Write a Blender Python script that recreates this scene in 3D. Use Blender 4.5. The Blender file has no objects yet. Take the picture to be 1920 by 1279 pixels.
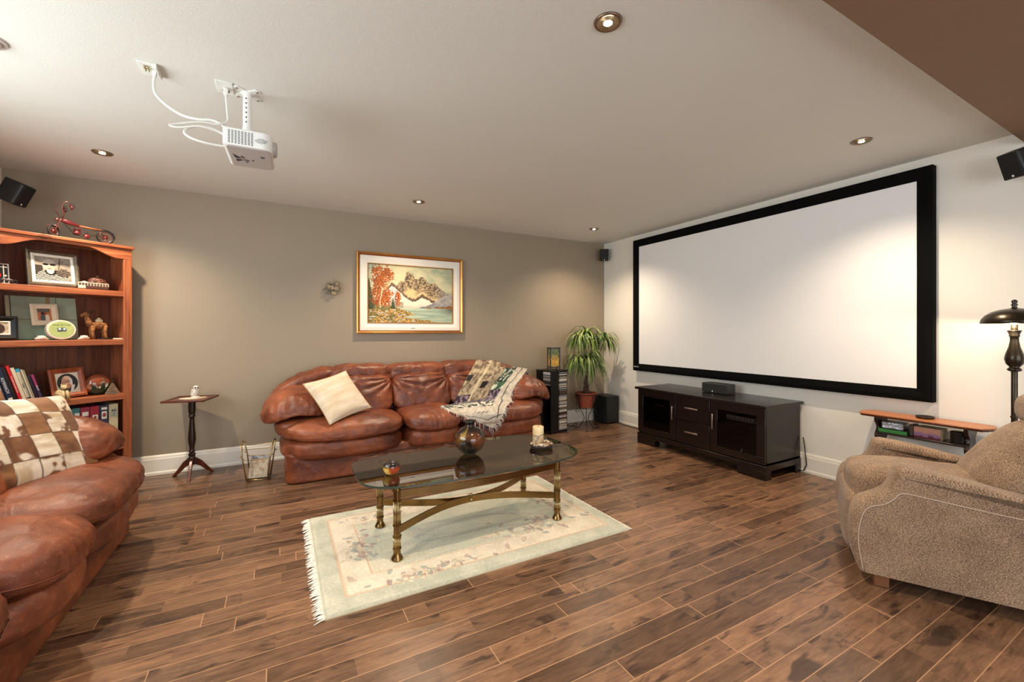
import bpy, math, random
from mathutils import Vector, Matrix, noise, Euler
from mathutils.bvhtree import BVHTree
PI = math.pi
R = math.radians
scene = bpy.context.scene
col = scene.collection

# ------------------------------------------------------------------ camera, light, exposure
TH = math.atan(436 / 799.0)
cam_data = bpy.data.cameras.new('camera')
cam_data.sensor_width = 36.0
cam_data.lens = 799.0 / 1920 * 36.0
cam_data.shift_y = (622 - 639.5) / 1920.0
cam_data.clip_start = 0.02
cam = bpy.data.objects.new('camera', cam_data)
cam.location = (0, 0, 1.215)
cam.rotation_euler = (PI / 2, 0, -TH)
col.objects.link(cam)
scene.camera = cam
vs = scene.view_settings
vs.view_transform = 'Standard'
vs.look = 'None'
vs.exposure = 0.62
vs.gamma = 1.0
vs.use_curve_mapping = False

world = bpy.data.worlds.new('world')
scene.world = world
world.use_nodes = True
world.node_tree.nodes['Background'].inputs[0].default_value = (0.80, 0.90, 1.0, 1)
world.node_tree.nodes['Background'].inputs[1].default_value = 1.0

def area_light(name, loc, rot, sx, sy, power, color):
    d = bpy.data.lights.new(name, 'AREA'); d.shape = 'RECTANGLE'
    d.size = sx; d.size_y = sy; d.energy = power; d.color = color
    o = bpy.data.objects.new(name, d); o.location = loc; o.rotation_euler = rot
    col.objects.link(o); return o
# daylight entering by the patio door behind the camera and the window in the left wall
area_light('daylight_patio_door', (1.1, -2.92, 1.25), (R(90), 0, 0), 3.6, 2.0, 54, (0.95, 0.97, 1.0))
area_light('daylight_left_window', (-1.84, 1.85, 1.52), (0, R(-90), 0), 1.2, 2.5, 39, (0.90, 0.985, 0.98))

def spot(name, loc, power, color, size=R(120), blend=0.7, radius=0.035):
    d = bpy.data.lights.new(name, 'SPOT'); d.energy = power; d.color = color
    d.spot_size = size; d.spot_blend = blend; d.shadow_soft_size = radius
    o = bpy.data.objects.new(name, d); o.location = loc
    col.objects.link(o); return o

def lin(c):
    c = c / 255.0 if c > 1 else c
    return c / 12.92 if c <= 0.04045 else ((c + 0.055) / 1.055) ** 2.4
def srgb(r, g, b): return (lin(float(r)), lin(float(g)), lin(float(b)))

# ------------------------------------------------------------------ materials
MATS = {}
def nt_new(name):
    m = bpy.data.materials.new(name); m.use_nodes = True
    nt = m.node_tree; b = nt.nodes['Principled BSDF']
    return m, nt, b
def node(nt, typ, **kw):
    n = nt.nodes.new(typ)
    for k, v in kw.items(): setattr(n, k, v)
    return n
def mathn(nt, op, a, b=None, c=None):
    n = nt.nodes.new('ShaderNodeMath'); n.operation = op
    for i, v in enumerate((a, b, c)):
        if v is None: continue
        if hasattr(v, 'is_linked'): nt.links.new(v, n.inputs[i])
        else: n.inputs[i].default_value = v
    return n.outputs[0]
def mixc(nt, fac, a, b, mode='MIX'):
    n = nt.nodes.new('ShaderNodeMix'); n.data_type = 'RGBA'; n.blend_type = mode
    for sock, v in ((n.inputs[0], fac), (n.inputs[6], a), (n.inputs[7], b)):
        if hasattr(v, 'is_linked'): nt.links.new(v, sock)
        elif isinstance(v, (int, float)): sock.default_value = v
        else: sock.default_value = (*v[:3], 1)
    return n.outputs[2]
def noise_n(nt, vec, scale, detail=4, rough=0.55, dist=0):
    n = nt.nodes.new('ShaderNodeTexNoise'); n.inputs['Scale'].default_value = scale
    n.inputs['Detail'].default_value = detail; n.inputs['Roughness'].default_value = rough
    n.inputs['Distortion'].default_value = dist
    nt.links.new(vec, n.inputs['Vector']); return n.outputs['Fac']
def mapping(nt, vec, scale=(1, 1, 1), loc=(0, 0, 0)):
    n = nt.nodes.new('ShaderNodeMapping'); n.inputs['Scale'].default_value = scale
    n.inputs['Location'].default_value = loc
    nt.links.new(vec, n.inputs['Vector']); return n.outputs[0]
def ramp(nt, fac, stops):
    n = nt.nodes.new('ShaderNodeValToRGB'); cr = n.color_ramp
    while len(cr.elements) < len(stops): cr.elements.new(0.5)
    for e, (p, c) in zip(cr.elements, stops):
        e.position = p; e.color = (*c, 1)
    nt.links.new(fac, n.inputs[0]); return n.outputs[0]
def bump(nt, b, h, strength, dist=0.01):
    n = nt.nodes.new('ShaderNodeBump'); n.inputs['Strength'].default_value = strength
    n.inputs['Distance'].default_value = dist
    nt.links.new(h, n.inputs['Height']); nt.links.new(n.outputs[0], b.inputs['Normal'])

def pm(name, c, rough=0.5, metal=0.0, spec=0.5, var=0.0, vs_=6.0, bmp=0.0, bs=60.0, st=(1, 1, 1), c2=None, sheen=0, coat=0, bd=0.004):
    """plain procedural paint: base colour, optional noise variation and bump"""
    if name in MATS: return MATS[name]
    m, nt, b = nt_new(name)
    b.inputs['Roughness'].default_value = rough; b.inputs['Metallic'].default_value = metal
    b.inputs['Specular IOR Level'].default_value = spec
    if sheen: b.inputs['Sheen Weight'].default_value = sheen
    if coat: b.inputs['Coat Weight'].default_value = coat; b.inputs['Coat Roughness'].default_value = 0.15
    b.inputs['Base Color'].default_value = (*c, 1)
    tc = node(nt, 'ShaderNodeTexCoord').outputs['Object']
    if var or c2:
        mp = mapping(nt, tc, st)
        f = noise_n(nt, mp, vs_, 5, 0.6)
        if c2 is None: c2 = tuple(x * (1 - var) for x in c)
        r = ramp(nt, f, [(0.35, c), (0.65, c2)])
        nt.links.new(r, b.inputs['Base Color'])
    if bmp:
        mp = mapping(nt, tc, st)
        bump(nt, b, noise_n(nt, mp, bs, 3), bmp, bd)
    MATS[name] = m; return m

def vcol_mat(name, rough=0.6, spec=0.3, bmp=0.0, bs=200.0, sheen=0, bd=0.002):
    if name in MATS: return MATS[name]
    m, nt, b = nt_new(name)
    a = node(nt, 'ShaderNodeVertexColor', layer_name='paint')
    nt.links.new(a.outputs[0], b.inputs['Base Color'])
    b.inputs['Roughness'].default_value = rough; b.inputs['Specular IOR Level'].default_value = spec
    if sheen: b.inputs['Sheen Weight'].default_value = sheen
    if bmp:
        tc = node(nt, 'ShaderNodeTexCoord').outputs['Object']
        bump(nt, b, noise_n(nt, tc, bs, 3), bmp, bd)
    MATS[name] = m; return m

def leather_mat():
    m, nt, b = nt_new('brown_leather')
    tc = node(nt, 'ShaderNodeTexCoord').outputs['Object']
    f = noise_n(nt, tc, 3.5, 5, 0.6, 0.4)
    c = ramp(nt, f, [(0.3, srgb(80, 39, 26)), (0.5, srgb(114, 58, 35)), (0.7, srgb(152, 82, 48))])
    g = noise_n(nt, tc, 45, 5, 0.7)
    c2 = mixc(nt, mathn(nt, 'MULTIPLY', mathn(nt, 'GREATER_THAN', g, 0.60), 0.22), c, srgb(180, 116, 82))
    nt.links.new(c2, b.inputs['Base Color'])
    b.inputs['Roughness'].default_value = 0.40; b.inputs['Specular IOR Level'].default_value = 0.5
    w = mapping(nt, tc, (1.0, 1.6, 1.0))
    creases = nt.nodes.new('ShaderNodeTexNoise'); creases.noise_type = 'RIDGED_MULTIFRACTAL'
    creases.inputs['Scale'].default_value = 6.5; creases.inputs['Detail'].default_value = 5; creases.inputs['Distortion'].default_value = 1.4
    nt.links.new(w, creases.inputs['Vector'])
    fine = noise_n(nt, tc, 260, 2)
    h = mathn(nt, 'ADD', mathn(nt, 'MULTIPLY', creases.outputs['Fac'], 0.5), mathn(nt, 'MULTIPLY', fine, 0.10))
    bump(nt, b, h, 0.8, 0.013)
    return m

def wood_mat(name, c1, c2, c3, grain=(1, 14, 14), rough=0.42, knots=True, scale=3.0, spec=0.45):
    if name in MATS: return MATS[name]
    m, nt, b = nt_new(name)
    tc = node(nt, 'ShaderNodeTexCoord').outputs['Object']
    mp = mapping(nt, tc, grain)
    f = noise_n(nt, mp, scale, 6, 0.62, 0.6)
    c = ramp(nt, f, [(0.32, c1), (0.5, c2), (0.7, c3)])
    fine = noise_n(nt, mapping(nt, tc, tuple(g * 5 for g in grain)), scale * 2, 3)
    c = mixc(nt, 0.25, c, ramp(nt, fine, [(0.35, tuple(x * .45 for x in c1)), (0.6, c3)]), 'MULTIPLY')
    if knots:
        v = nt.nodes.new('ShaderNodeTexVoronoi'); v.inputs['Scale'].default_value = 5.5
        nt.links.new(mapping(nt, tc, tuple(0.45 if g < 5 else 1.0 for g in grain)), v.inputs['Vector'])
        k = mathn(nt, 'LESS_THAN', v.outputs['Distance'], 0.10)
        c = mixc(nt, mathn(nt, 'MULTIPLY', k, 0.65), c, tuple(x * .28 for x in c1))
    nt.links.new(c, b.inputs['Base Color'])
    b.inputs['Roughness'].default_value = rough; b.inputs['Specular IOR Level'].default_value = spec
    bump(nt, b, f, 0.12, 0.003)
    MATS[name] = m; return m

def floor_mat():
    m, nt, b = nt_new('walnut_laminate_planks')
    tc = node(nt, 'ShaderNodeTexCoord').outputs['Object']
    sx = node(nt, 'ShaderNodeSeparateXYZ'); nt.links.new(tc, sx.inputs[0])
    X, Y = sx.outputs[0], sx.outputs[1]
    W = 0.0956
    yy = mathn(nt, 'DIVIDE', mathn(nt, 'ADD', Y, 20 * W - 1.1026 % W), W)
    row = mathn(nt, 'FLOOR', yy); fy = mathn(nt, 'FRACT', yy)
    wn = node(nt, 'ShaderNodeTexWhiteNoise', noise_dimensions='1D'); nt.links.new(row, wn.inputs['W'])
    off = mathn(nt, 'MULTIPLY', wn.outputs['Value'], 7.0)
    xx = mathn(nt, 'DIVIDE', mathn(nt, 'ADD', X, off), 1.22)
    cx = mathn(nt, 'FLOOR', xx); fx = mathn(nt, 'FRACT', xx)
    xs = mathn(nt, 'DIVIDE', mathn(nt, 'ADD', X, mathn(nt, 'MULTIPLY', off, 1.7)), 0.46)
    cs = mathn(nt, 'FLOOR', xs)
    def cellnoise(a, bb):
        cb = node(nt, 'ShaderNodeCombineXYZ'); nt.links.new(a, cb.inputs[0]); nt.links.new(bb, cb.inputs[1])
        w = node(nt, 'ShaderNodeTexWhiteNoise', noise_dimensions='2D'); nt.links.new(cb.outputs[0], w.inputs['Vector'])
        return w.outputs['Value']
    n1 = cellnoise(cx, row); n2 = cellnoise(cs, row)
    cb = node(nt, 'ShaderNodeCombineXYZ')
    nt.links.new(mathn(nt, 'ADD', X, mathn(nt, 'MULTIPLY', n1, 17)), cb.inputs[0])
    nt.links.new(Y, cb.inputs[1]); nt.links.new(mathn(nt, 'MULTIPLY', n2, 9), cb.inputs[2])
    P = cb.outputs[0]
    grain = noise_n(nt, mapping(nt, P, (3.0, 34, 1)), 2.2, 6, 0.65, 0.8)
    cloud = noise_n(nt, mapping(nt, P, (2.2, 6.5, 1)), 1.9, 5, 0.62, 0.9)
    dark = noise_n(nt, mapping(nt, P, (2.0, 7, 1), (3, 5, 2)), 1.3, 5, 0.60, 1.4)
    base = ramp(nt, cloud, [(0.30, srgb(72, 50, 37)), (0.48, srgb(106, 76, 57)), (0.68, srgb(142, 106, 80))])
    c = mixc(nt, 0.45, base, ramp(nt, grain, [(0.3, srgb(82, 58, 43)), (0.7, srgb(160, 124, 96))]))
    tone = ramp(nt, mathn(nt, 'ADD', mathn(nt, 'MULTIPLY', n1, 0.5), mathn(nt, 'MULTIPLY', n2, 0.5)),
                [(0.1, (0.50, 0.48, 0.48)), (0.5, (0.88, 0.88, 0.88)), (0.9, (1.22, 1.19, 1.15))])
    c = mixc(nt, 1.0, c, tone, 'MULTIPLY')
    stain = mathn(nt, 'SMOOTH_MIN', mathn(nt, 'MULTIPLY', mathn(nt, 'MAXIMUM', mathn(nt, 'SUBTRACT', dark, 0.56), 0.0), 9.0), 0.80, 0.1)
    c = mixc(nt, stain, c, srgb(44, 28, 22))
    vor = nt.nodes.new('ShaderNodeTexVoronoi'); vor.inputs['Scale'].default_value = 1.0
    nt.links.new(mapping(nt, P, (1.7, 10.5, 1)), vor.inputs['Vector'])
    kn = mathn(nt, 'MULTIPLY', mathn(nt, 'LESS_THAN', mathn(nt, 'ADD', vor.outputs['Distance'], mathn(nt, 'MULTIPLY', grain, 0.16)), 0.135), 0.55)
    c = mixc(nt, kn, c, srgb(40, 25, 19))
    g1 = mathn(nt, 'LESS_THAN', mathn(nt, 'MINIMUM', fy, mathn(nt, 'SUBTRACT', 1, fy)), 0.016)
    g2 = mathn(nt, 'LESS_THAN', mathn(nt, 'MINIMUM', fx, mathn(nt, 'SUBTRACT', 1, fx)), 0.0014)
    g = mathn(nt, 'MAXIMUM', g1, g2)
    c = mixc(nt, mathn(nt, 'MULTIPLY', g, 0.75), c, srgb(190, 148, 112))
    nt.links.new(c, b.inputs['Base Color'])
    rgh = mathn(nt, 'ADD', mathn(nt, 'MULTIPLY', grain, 0.14), 0.25)
    nt.links.new(rgh, b.inputs['Roughness'])
    b.inputs['Specular IOR Level'].default_value = 0.5
    h = mathn(nt, 'ADD', mathn(nt, 'MULTIPLY', cloud, 0.5), mathn(nt, 'SUBTRACT', mathn(nt, 'MULTIPLY', grain, 0.4), mathn(nt, 'MULTIPLY', g, 0.8)))
    bump(nt, b, h, 0.22, 0.003)
    return m

def emis(name, c, s):
    m, nt, b = nt_new(name)
    b.inputs['Base Color'].default_value = (*c, 1)
    b.inputs['Emission Color'].default_value = (*c, 1); b.inputs['Emission Strength'].default_value = s
    return m
def glass_mat(name, tint, ior=1.5, rough=0.0):
    """clear pane: fresnel mirror over tinted see-through"""
    m = bpy.data.materials.new(name); m.use_nodes = True; nt = m.node_tree
    nt.nodes.remove(nt.nodes['Principled BSDF']); out = nt.nodes['Material Output']
    t = node(nt, 'ShaderNodeBsdfTransparent'); t.inputs[0].default_value = (*tint, 1)
    g = node(nt, 'ShaderNodeBsdfGlossy'); g.inputs['Roughness'].default_value = rough
    f = node(nt, 'ShaderNodeFresnel'); f.inputs[0].default_value = ior
    mx = node(nt, 'ShaderNodeMixShader')
    ge = node(nt, 'ShaderNodeNewGeometry')
    fac = mathn(nt, 'MULTIPLY', f.outputs[0], mathn(nt, 'SUBTRACT', 1.0, ge.outputs['Backfacing']))
    nt.links.new(fac, mx.inputs[0]); nt.links.new(t.outputs[0], mx.inputs[1]); nt.links.new(g.outputs[0], mx.inputs[2])
    nt.links.new(mx.outputs[0], out.inputs[0])
    return m

# ------------------------------------------------------------------ mesh helpers
class MB:
    def __init__(s): s.v = []; s.f = []; s.c = None
    def add(s, vs_, fs, M=None):
        o = len(s.v)
        s.v += [tuple(M @ Vector(p)) if M else tuple(p) for p in vs_]
        s.f += [tuple(i + o for i in q) for q in fs]; return s
    def box(s, x0, x1, y0, y1, z0, z1, M=None):
        v = [(x0, y0, z0), (x1, y0, z0), (x1, y1, z0), (x0, y1, z0), (x0, y0, z1), (x1, y0, z1), (x1, y1, z1), (x0, y1, z1)]
        return s.add(v, [(3, 2, 1, 0), (4, 5, 6, 7), (0, 1, 5, 4), (1, 2, 6, 5), (2, 3, 7, 6), (3, 0, 4, 7)], M)
    def tube(s, pts, r, n=8, closed=False, M=None):
        pts = [Vector(p) for p in pts]; N = len(pts); rs = r if isinstance(r, (list, tuple)) else [r] * N
        v = []; up = None
        for i, p in enumerate(pts):
            if closed: t = pts[(i + 1) % N] - pts[i - 1]
            else: t = pts[min(i + 1, N - 1)] - pts[max(i - 1, 0)]
            if t.length < 1e-9: t = Vector((0, 0, 1))
            t.normalize()
            if up is None:
                up = Vector((0, 0, 1)) if abs(t.z) < .9 else Vector((1, 0, 0))
            a = (up - t * up.dot(t))
            if a.length < 1e-6: a = t.orthogonal()
            a.normalize(); up = a; b = t.cross(a)
            for k in range(n):
                g = 2 * PI * k / n; v.append(p + (a * math.cos(g) + b * math.sin(g)) * rs[i])
        f = []
        for i in range(N if closed else N - 1):
            for k in range(n):
                j = (i + 1) % N; f.append((i * n + k, i * n + (k + 1) % n, j * n + (k + 1) % n, j * n + k))
        if not closed:
            f.append(tuple(range(n - 1, -1, -1))); f.append(tuple((N - 1) * n + k for k in range(n)))
        return s.add(v, f, M)
    def lathe(s, prof, n=24, c=(0, 0, 0), M=None, flute=0, fn=0):
        v = []; f = []
        for (r, z) in prof:
            for k in range(n):
                g = 2 * PI * k / n
                rr = r * (1 - (flute if (k % 2) else 0)) if fn and fn[0] <= z <= fn[1] else r
                v.append((c[0] + rr * math.cos(g), c[1] + rr * math.sin(g), c[2] + z))
        m = len(prof)
        for i in range(m - 1):
            for k in range(n):
                f.append((i * n + k, i * n + (k + 1) % n, (i + 1) * n + (k + 1) % n, (i + 1) * n + k))
        if prof[0][0] > 1e-5: f.append(tuple(range(n - 1, -1, -1)))
        if prof[-1][0] > 1e-5: f.append(tuple((m - 1) * n + k for k in range(n)))
        return s.add(v, f, M)
    def prism(s, pts, z0, z1, M=None):
        n = len(pts)
        v = [(x, y, z0) for x, y in pts] + [(x, y, z1) for x, y in pts]
        f = [tuple(range(n - 1, -1, -1)), tuple(range(n, 2 * n))] + [(i, (i + 1) % n, n + (i + 1) % n, n + i) for i in range(n)]
        return s.add(v, f, M)
    @staticmethod
    def softpt(p, c, r, k=5.0, fn=None, off=0.0015):
        m = (sum(abs(x) ** k for x in p)) ** (1 / k); q = Vector([x / m for x in p])
        w = Vector((q.x * (r[0] + off), q.y * (r[1] + off), q.z * (r[2] + off)))
        if fn: w = Vector(fn(q, w))
        return w + Vector(c)
    def soft(s, c, r, k=5.0, n=12, fn=None, M=None, amp=0.0, freq=4.0, seed=0.0):
        """cushion: cube grid projected on a k-norm ball, scaled; fn reshapes local unit coords"""
        idx = {}; v = []; f = []
        def vid(a, b, d):
            key = (a, b, d)
            if key in idx: return idx[key]
            p = [math.tan((q * 2 / n - 1) * PI / 4 * .96) / math.tan(PI / 4 * .96) for q in key]
            m = (sum(abs(x) ** k for x in p)) ** (1 / k)
            q = Vector([x / m for x in p])
            w = Vector((q.x * r[0], q.y * r[1], q.z * r[2]))
            if fn: w = Vector(fn(q, w))
            if amp:
                g = w + Vector((seed, seed * 1.7, -seed))
                d_ = noise.fractal(g * freq, 1.0, 2.0, 4) * amp
                nn = Vector((q.x ** 3 / r[0], q.y ** 3 / r[1], q.z ** 3 / r[2]))
                if nn.length > 1e-6: w = w + nn.normalized() * d_
            v.append(w + Vector(c)); idx[key] = len(v) - 1; return idx[key]
        for a in range(n):
            for b in range(n):
                f.append((vid(a, b, 0), vid(a, b + 1, 0), vid(a + 1, b + 1, 0), vid(a + 1, b, 0)))
                f.append((vid(a, b, n), vid(a + 1, b, n), vid(a + 1, b + 1, n), vid(a, b + 1, n)))
                f.append((vid(a, 0, b), vid(a + 1, 0, b), vid(a + 1, 0, b + 1), vid(a, 0, b + 1)))
                f.append((vid(a, n, b), vid(a, n, b + 1), vid(a + 1, n, b + 1), vid(a + 1, n, b)))
                f.append((vid(0, a, b), vid(0, a, b + 1), vid(0, a + 1, b + 1), vid(0, a + 1, b)))
                f.append((vid(n, a, b), vid(n, a + 1, b), vid(n, a + 1, b + 1), vid(n, a, b + 1)))
        return s.add(v, f, M)
    def grid(s, nu, nv, fn, thick=None):
        """open surface fn(u,v)->(x,y,z), u,v in 0..1"""
        v = [fn(i / nu, j / nv) for j in range(nv + 1) for i in range(nu + 1)]
        f = [(j * (nu + 1) + i, j * (nu + 1) + i + 1, (j + 1) * (nu + 1) + i + 1, (j + 1) * (nu + 1) + i) for j in range(nv) for i in range(nu)]
        return s.add(v, f)
    def build(s, name, mat, parent=None, smooth=True, bevel=0.0, seg=2, M=None, paint=None, solid=0, angle=40):
        me = bpy.data.meshes.new(name)
        vv = [tuple(M @ Vector(p)) for p in s.v] if M else s.v
        me.from_pydata(vv, [], s.f); me.update()
        if paint:
            a = me.color_attributes.new('paint', 'FLOAT_COLOR', 'POINT')
            for i, p in enumerate(s.v): a.data[i].color = (*paint(p, i), 1)
        if mat: me.materials.append(mat)
        o = bpy.data.objects.new(name, me); col.objects.link(o)
        if parent: o.parent = parent
        if smooth:
            for p in me.polygons: p.use_smooth = True
            if smooth == 'auto':
                try: me.set_sharp_from_angle(angle=R(angle))
                except Exception: pass
        if solid:
            md = o.modifiers.new('solid', 'SOLIDIFY'); md.thickness = solid; md.offset = 0
        if bevel:
            md = o.modifiers.new('bevel', 'BEVEL'); md.width = bevel; md.segments = seg; md.limit_method = 'ANGLE'; md.angle_limit = R(35)
            md.harden_normals = False
        return o

def bxo(name, dims, mat, parent=None, bevel=0.003, M=None):
    m = MB(); m.box(*dims); return m.build(name, mat, parent, smooth='auto', bevel=bevel, M=M)

def thing(name, label, cat, loc=(0, 0, 0), rotz=0.0, group=None, rot=None):
    o = bpy.data.objects.new(name, None); col.objects.link(o)
    o.empty_display_size = 0.05
    o.location = loc; o.rotation_euler = rot if rot else (0, 0, rotz)
    tag(o, label, cat, group); return o
def tag(o, label, cat, group=None, kind=None):
    o['label'] = label; o['category'] = cat
    if group: o['group'] = group
    if kind: o['kind'] = kind
    return o
def struct(o):
    o['kind'] = 'structure'; return o
def copy_tree(o, parent=None):
    c = o.copy(); col.objects.link(c)
    if parent: c.parent = parent
    for ch in list(o.children): copy_tree(ch, c)
    return c
def text_obj(s, size, mat, parent, loc, rot, name='lettering', depth=0.0006, align='CENTER', xs=1.0):
    cu = bpy.data.curves.new(name, 'FONT'); cu.body = s; cu.size = size; cu.extrude = depth; cu.align_x = align; cu.align_y = 'CENTER'
    t = bpy.data.objects.new(name, cu); col.objects.link(t)
    dg = bpy.context.evaluated_depsgraph_get()
    me = bpy.data.meshes.new_from_object(t.evaluated_get(dg))
    bpy.data.objects.remove(t)
    o = bpy.data.objects.new(name, me); col.objects.link(o); me.materials.clear(); me.materials.append(mat)
    o.location = loc; o.rotation_euler = rot; o.scale = (xs, 1, 1)
    if parent: o.parent = parent
    return o
def fbm(x, y, z=0.0, o=4): return noise.fractal(Vector((x, y, z)), 1.0, 2.0, o)
def mixv(a, b, t):
    t = max(0.0, min(1.0, t)); return tuple(a[i] * (1 - t) + b[i] * t for i in range(3))
def sstep(a, b, x):
    t = max(0.0, min(1.0, (x - a) / (b - a))); return t * t * (3 - 2 * t)
def look_rot(d):
    """rotation that turns local -Y to direction d"""
    return Vector(d).normalized().to_track_quat('-Y', 'Z').to_euler()

M_leather = leather_mat()
M_black = pm('matte_black', srgb(14, 13, 13), 0.55, bmp=0.1, bs=300)
M_blackgloss = pm('gloss_black', srgb(10, 10, 10), 0.18)
M_white = pm('white_plastic', srgb(232, 232, 226), 0.4, var=0.02)
M_brass = pm('antique_brass', srgb(138, 110, 68), 0.22, metal=1.0, var=0.25, vs_=9)
M_brassl = pm('pale_brass', srgb(200, 182, 140), 0.2, metal=1.0, var=0.1)
M_gold = pm('gold_leaf', srgb(206, 152, 84), 0.28, metal=0.8, var=0.2, vs_=12)
M_iron = pm('wrought_iron', srgb(52, 42, 34), 0.4, metal=0.7, var=0.3, vs_=30)
M_steel = pm('brushed_steel', srgb(190, 180, 170), 0.3, metal=1.0, var=0.1)
M_glass = glass_mat('smoked_glass', (0.52, 0.55, 0.53), 2.3)
M_clear = glass_mat('clear_glass', (0.9, 0.9, 0.9), 1.45)
M_pine = wood_mat('stained_pine', srgb(128, 66, 40), srgb(162, 92, 57), srgb(190, 122, 80), (1, 16, 16))
M_pinev = wood_mat('stained_pine_upright', srgb(128, 66, 40), srgb(162, 92, 57), srgb(190, 122, 80), (16, 16, 1))
M_pineback = wood_mat('dark_pine_panel', srgb(84, 40, 20), srgb(110, 56, 29), srgb(132, 74, 40), (16, 16, 1), knots=False)
M_espresso = wood_mat('espresso_wood', srgb(24, 16, 13), srgb(32, 22, 18), srgb(42, 30, 25), (12, 1, 12), 0.24, knots=False)
M_mahog = wood_mat('mahogany', srgb(66, 28, 18), srgb(96, 44, 28), srgb(128, 66, 42), (6, 6, 1), 0.3, knots=False)
M_oak = wood_mat('honey_oak', srgb(166, 100, 52), srgb(190, 122, 70), srgb(208, 142, 88), (14, 1, 14), 0.35, knots=False)
M_dkoak = wood_mat('dark_turned_wood', srgb(34, 20, 14), srgb(50, 30, 20), srgb(66, 40, 26), (6, 6, 1), 0.3, knots=False)
M_paper = pm('paper', srgb(226, 220, 206), 0.8, var=0.06, vs_=40)
M_art = vcol_mat('painted_canvas', 0.5, 0.3, 0.25, 240)
M_photo = vcol_mat('printed_photo', 0.25, 0.4)
M_text_w = pm('white_ink', srgb(225, 225, 220), 0.5)
M_text_k = pm('dark_ink', srgb(30, 30, 36), 0.6)
# ------------------------------------------------------------------ room
XL, XR, YB, YF, ZC = -1.826, 4.0, 4.63, -2.95, 2.44
M_wallb = pm('taupe_wall_paint', srgb(150, 136, 116), 0.5, bmp=0.08, bs=500, var=0.03, vs_=1.5)
M_wallw = pm('offwhite_wall_paint', srgb(233, 228, 218), 0.6, bmp=0.08, bs=500, var=0.02, vs_=1.5)
M_ceil = pm('ceiling_paint', srgb(220, 218, 210), 0.85, spec=0.2, bmp=0.2, bs=220, var=0.02, vs_=2)
M_soffit = pm('brown_soffit_paint', srgb(128, 98, 72), 0.7, bmp=0.1, bs=400, var=0.03)
M_trim = pm('white_trim_paint', srgb(232, 226, 214), 0.35)
struct(bxo('floor', (XL - .1, XR + .1, YF - .1, YB + .1, -0.1, 0), floor_mat(), None, 0))
struct(bxo('ceiling', (XL - .1, XR + .1, YF - .1, YB + .1, ZC, ZC + .1), M_ceil, None, 0))
struct(bxo('wall_back', (XL - .1, XR + .1, YB, YB + .1, 0, ZC), M_wallb, None, 0))
struct(bxo('wall_right', (XR, XR + .1, YF - .1, YB, 0, ZC), M_wallw, None, 0))
w = MB()   # left wall with a window opening beyond the left edge of the view
w.box(XL - .1, XL, 3.12, YB, 0, ZC); w.box(XL - .1, XL, YF, .58, 0, ZC)
w.box(XL - .1, XL, .58, 3.12, 0, .90); w.box(XL - .1, XL, .58, 3.12, 2.14, ZC)
struct(w.build('wall_left', M_wallw, None, smooth=False))
w = MB()
w.box(XL - .1, -.75, YF - .1, YF, 0, ZC); w.box(2.95, XR + .1, YF - .1, YF, 0, ZC); w.box(-.75, 2.95, YF - .1, YF, 2.28, ZC)
w.box(-.75, 2.95, YF - .1, YF, 0, .1)
struct(w.build('wall_front', M_wallw, None, smooth=False))
struct(bxo('trim_1', (XL, XR, YF, 0.782, 2.365, ZC), M_soffit, None, 0))      # dropped brown soffit
def baseboard(name, pts_from, pts_to, nx, ny):
    # moulded section swept along a wall: (distance from wall, height)
    sec = [(0, 0), (.022, 0), (.022, .018), (.016, .03), (.016, .13), (.012, .142), (.012, .15), (.006, .162), (0, .165)]
    m = MB(); v = []
    for (px, py) in (pts_from, pts_to):
        for d, z in sec: v.append((px + nx * d, py + ny * d, z))
    n = len(sec)
    f = [(i, (i + 1) % n, n + (i + 1) % n, n + i) for i in range(n)] + [tuple(range(n)), tuple(range(2 * n - 1, n - 1, -1))]
    m.add(v, f); return struct(m.build(name, M_trim, None, smooth=False))
baseboard('baseboard_back', (XL, YB), (XR, YB), 0, -1)
baseboard('baseboard_right', (XR, YB), (XR, YF), -1, 0)
baseboard('baseboard_left', (XL, YF), (XL, YB), 1, 0)

spot('downlight_glow', (-1.063, 1.31, ZC - .015), 80, (1.0, 0.80, 0.58), R(128), 0.85, 0.03)   # sixth lamp of the grid, beyond the left edge of the view
# ------------------------------------------------------------------ recessed lights
M_nickel = pm('satin_nickel', srgb(150, 128, 108), 0.3, metal=0.9)
M_bulb = emis('halogen_bulb', (1.0, 0.86, 0.66), 30)
M_baffle = pm('lamp_baffle', srgb(190, 160, 120), 0.35, metal=0.7)
lights = [((1.14, 1.297), 'large recessed ceiling light nearest to the viewer, above the coffee table side of the room'),
          ((3.277, 1.326), 'recessed ceiling light above the right end of the projection screen'),
          ((-1.063, 3.898), 'recessed ceiling light above the pine bookcase, left of the projector'),
          ((1.15, 3.942), 'recessed ceiling light above the leather sofa and the landscape painting'),
          ((3.287, 3.984), 'small recessed ceiling light in the corner above the potted plant')]
LP = [21, 16, 22, 18, 15]
dl0 = None
for i, ((x, y), lab) in enumerate(lights):
    if dl0 is None:
        d = thing('recessed_light', lab, 'ceiling light', (x, y, ZC), 0, 'recessed ceiling lights')
        m = MB(); m.lathe([(.040, -.001), (.040, -.006), (.052, -.007), (.056, -.001)], 32)
        m.build('trim_ring', M_nickel, d)
        m = MB(); m.lathe([(.040, -.006), (.034, -.0035), (.020, -.0015)], 32); m.build('baffle', M_baffle, d)
        m = MB(); m.lathe([(.020, -.0045), (.014, -.008), (0, -.010)], 20); m.build('bulb', M_bulb, d)
        dl0 = d
    else:
        d = copy_tree(dl0); d.location = (x, y, ZC); d['label'] = lab
    spot('downlight_glow', (x, y, ZC - .015), LP[i] * 5.0, (1.0, 0.80, 0.58), R(128), 0.85, 0.03)
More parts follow.
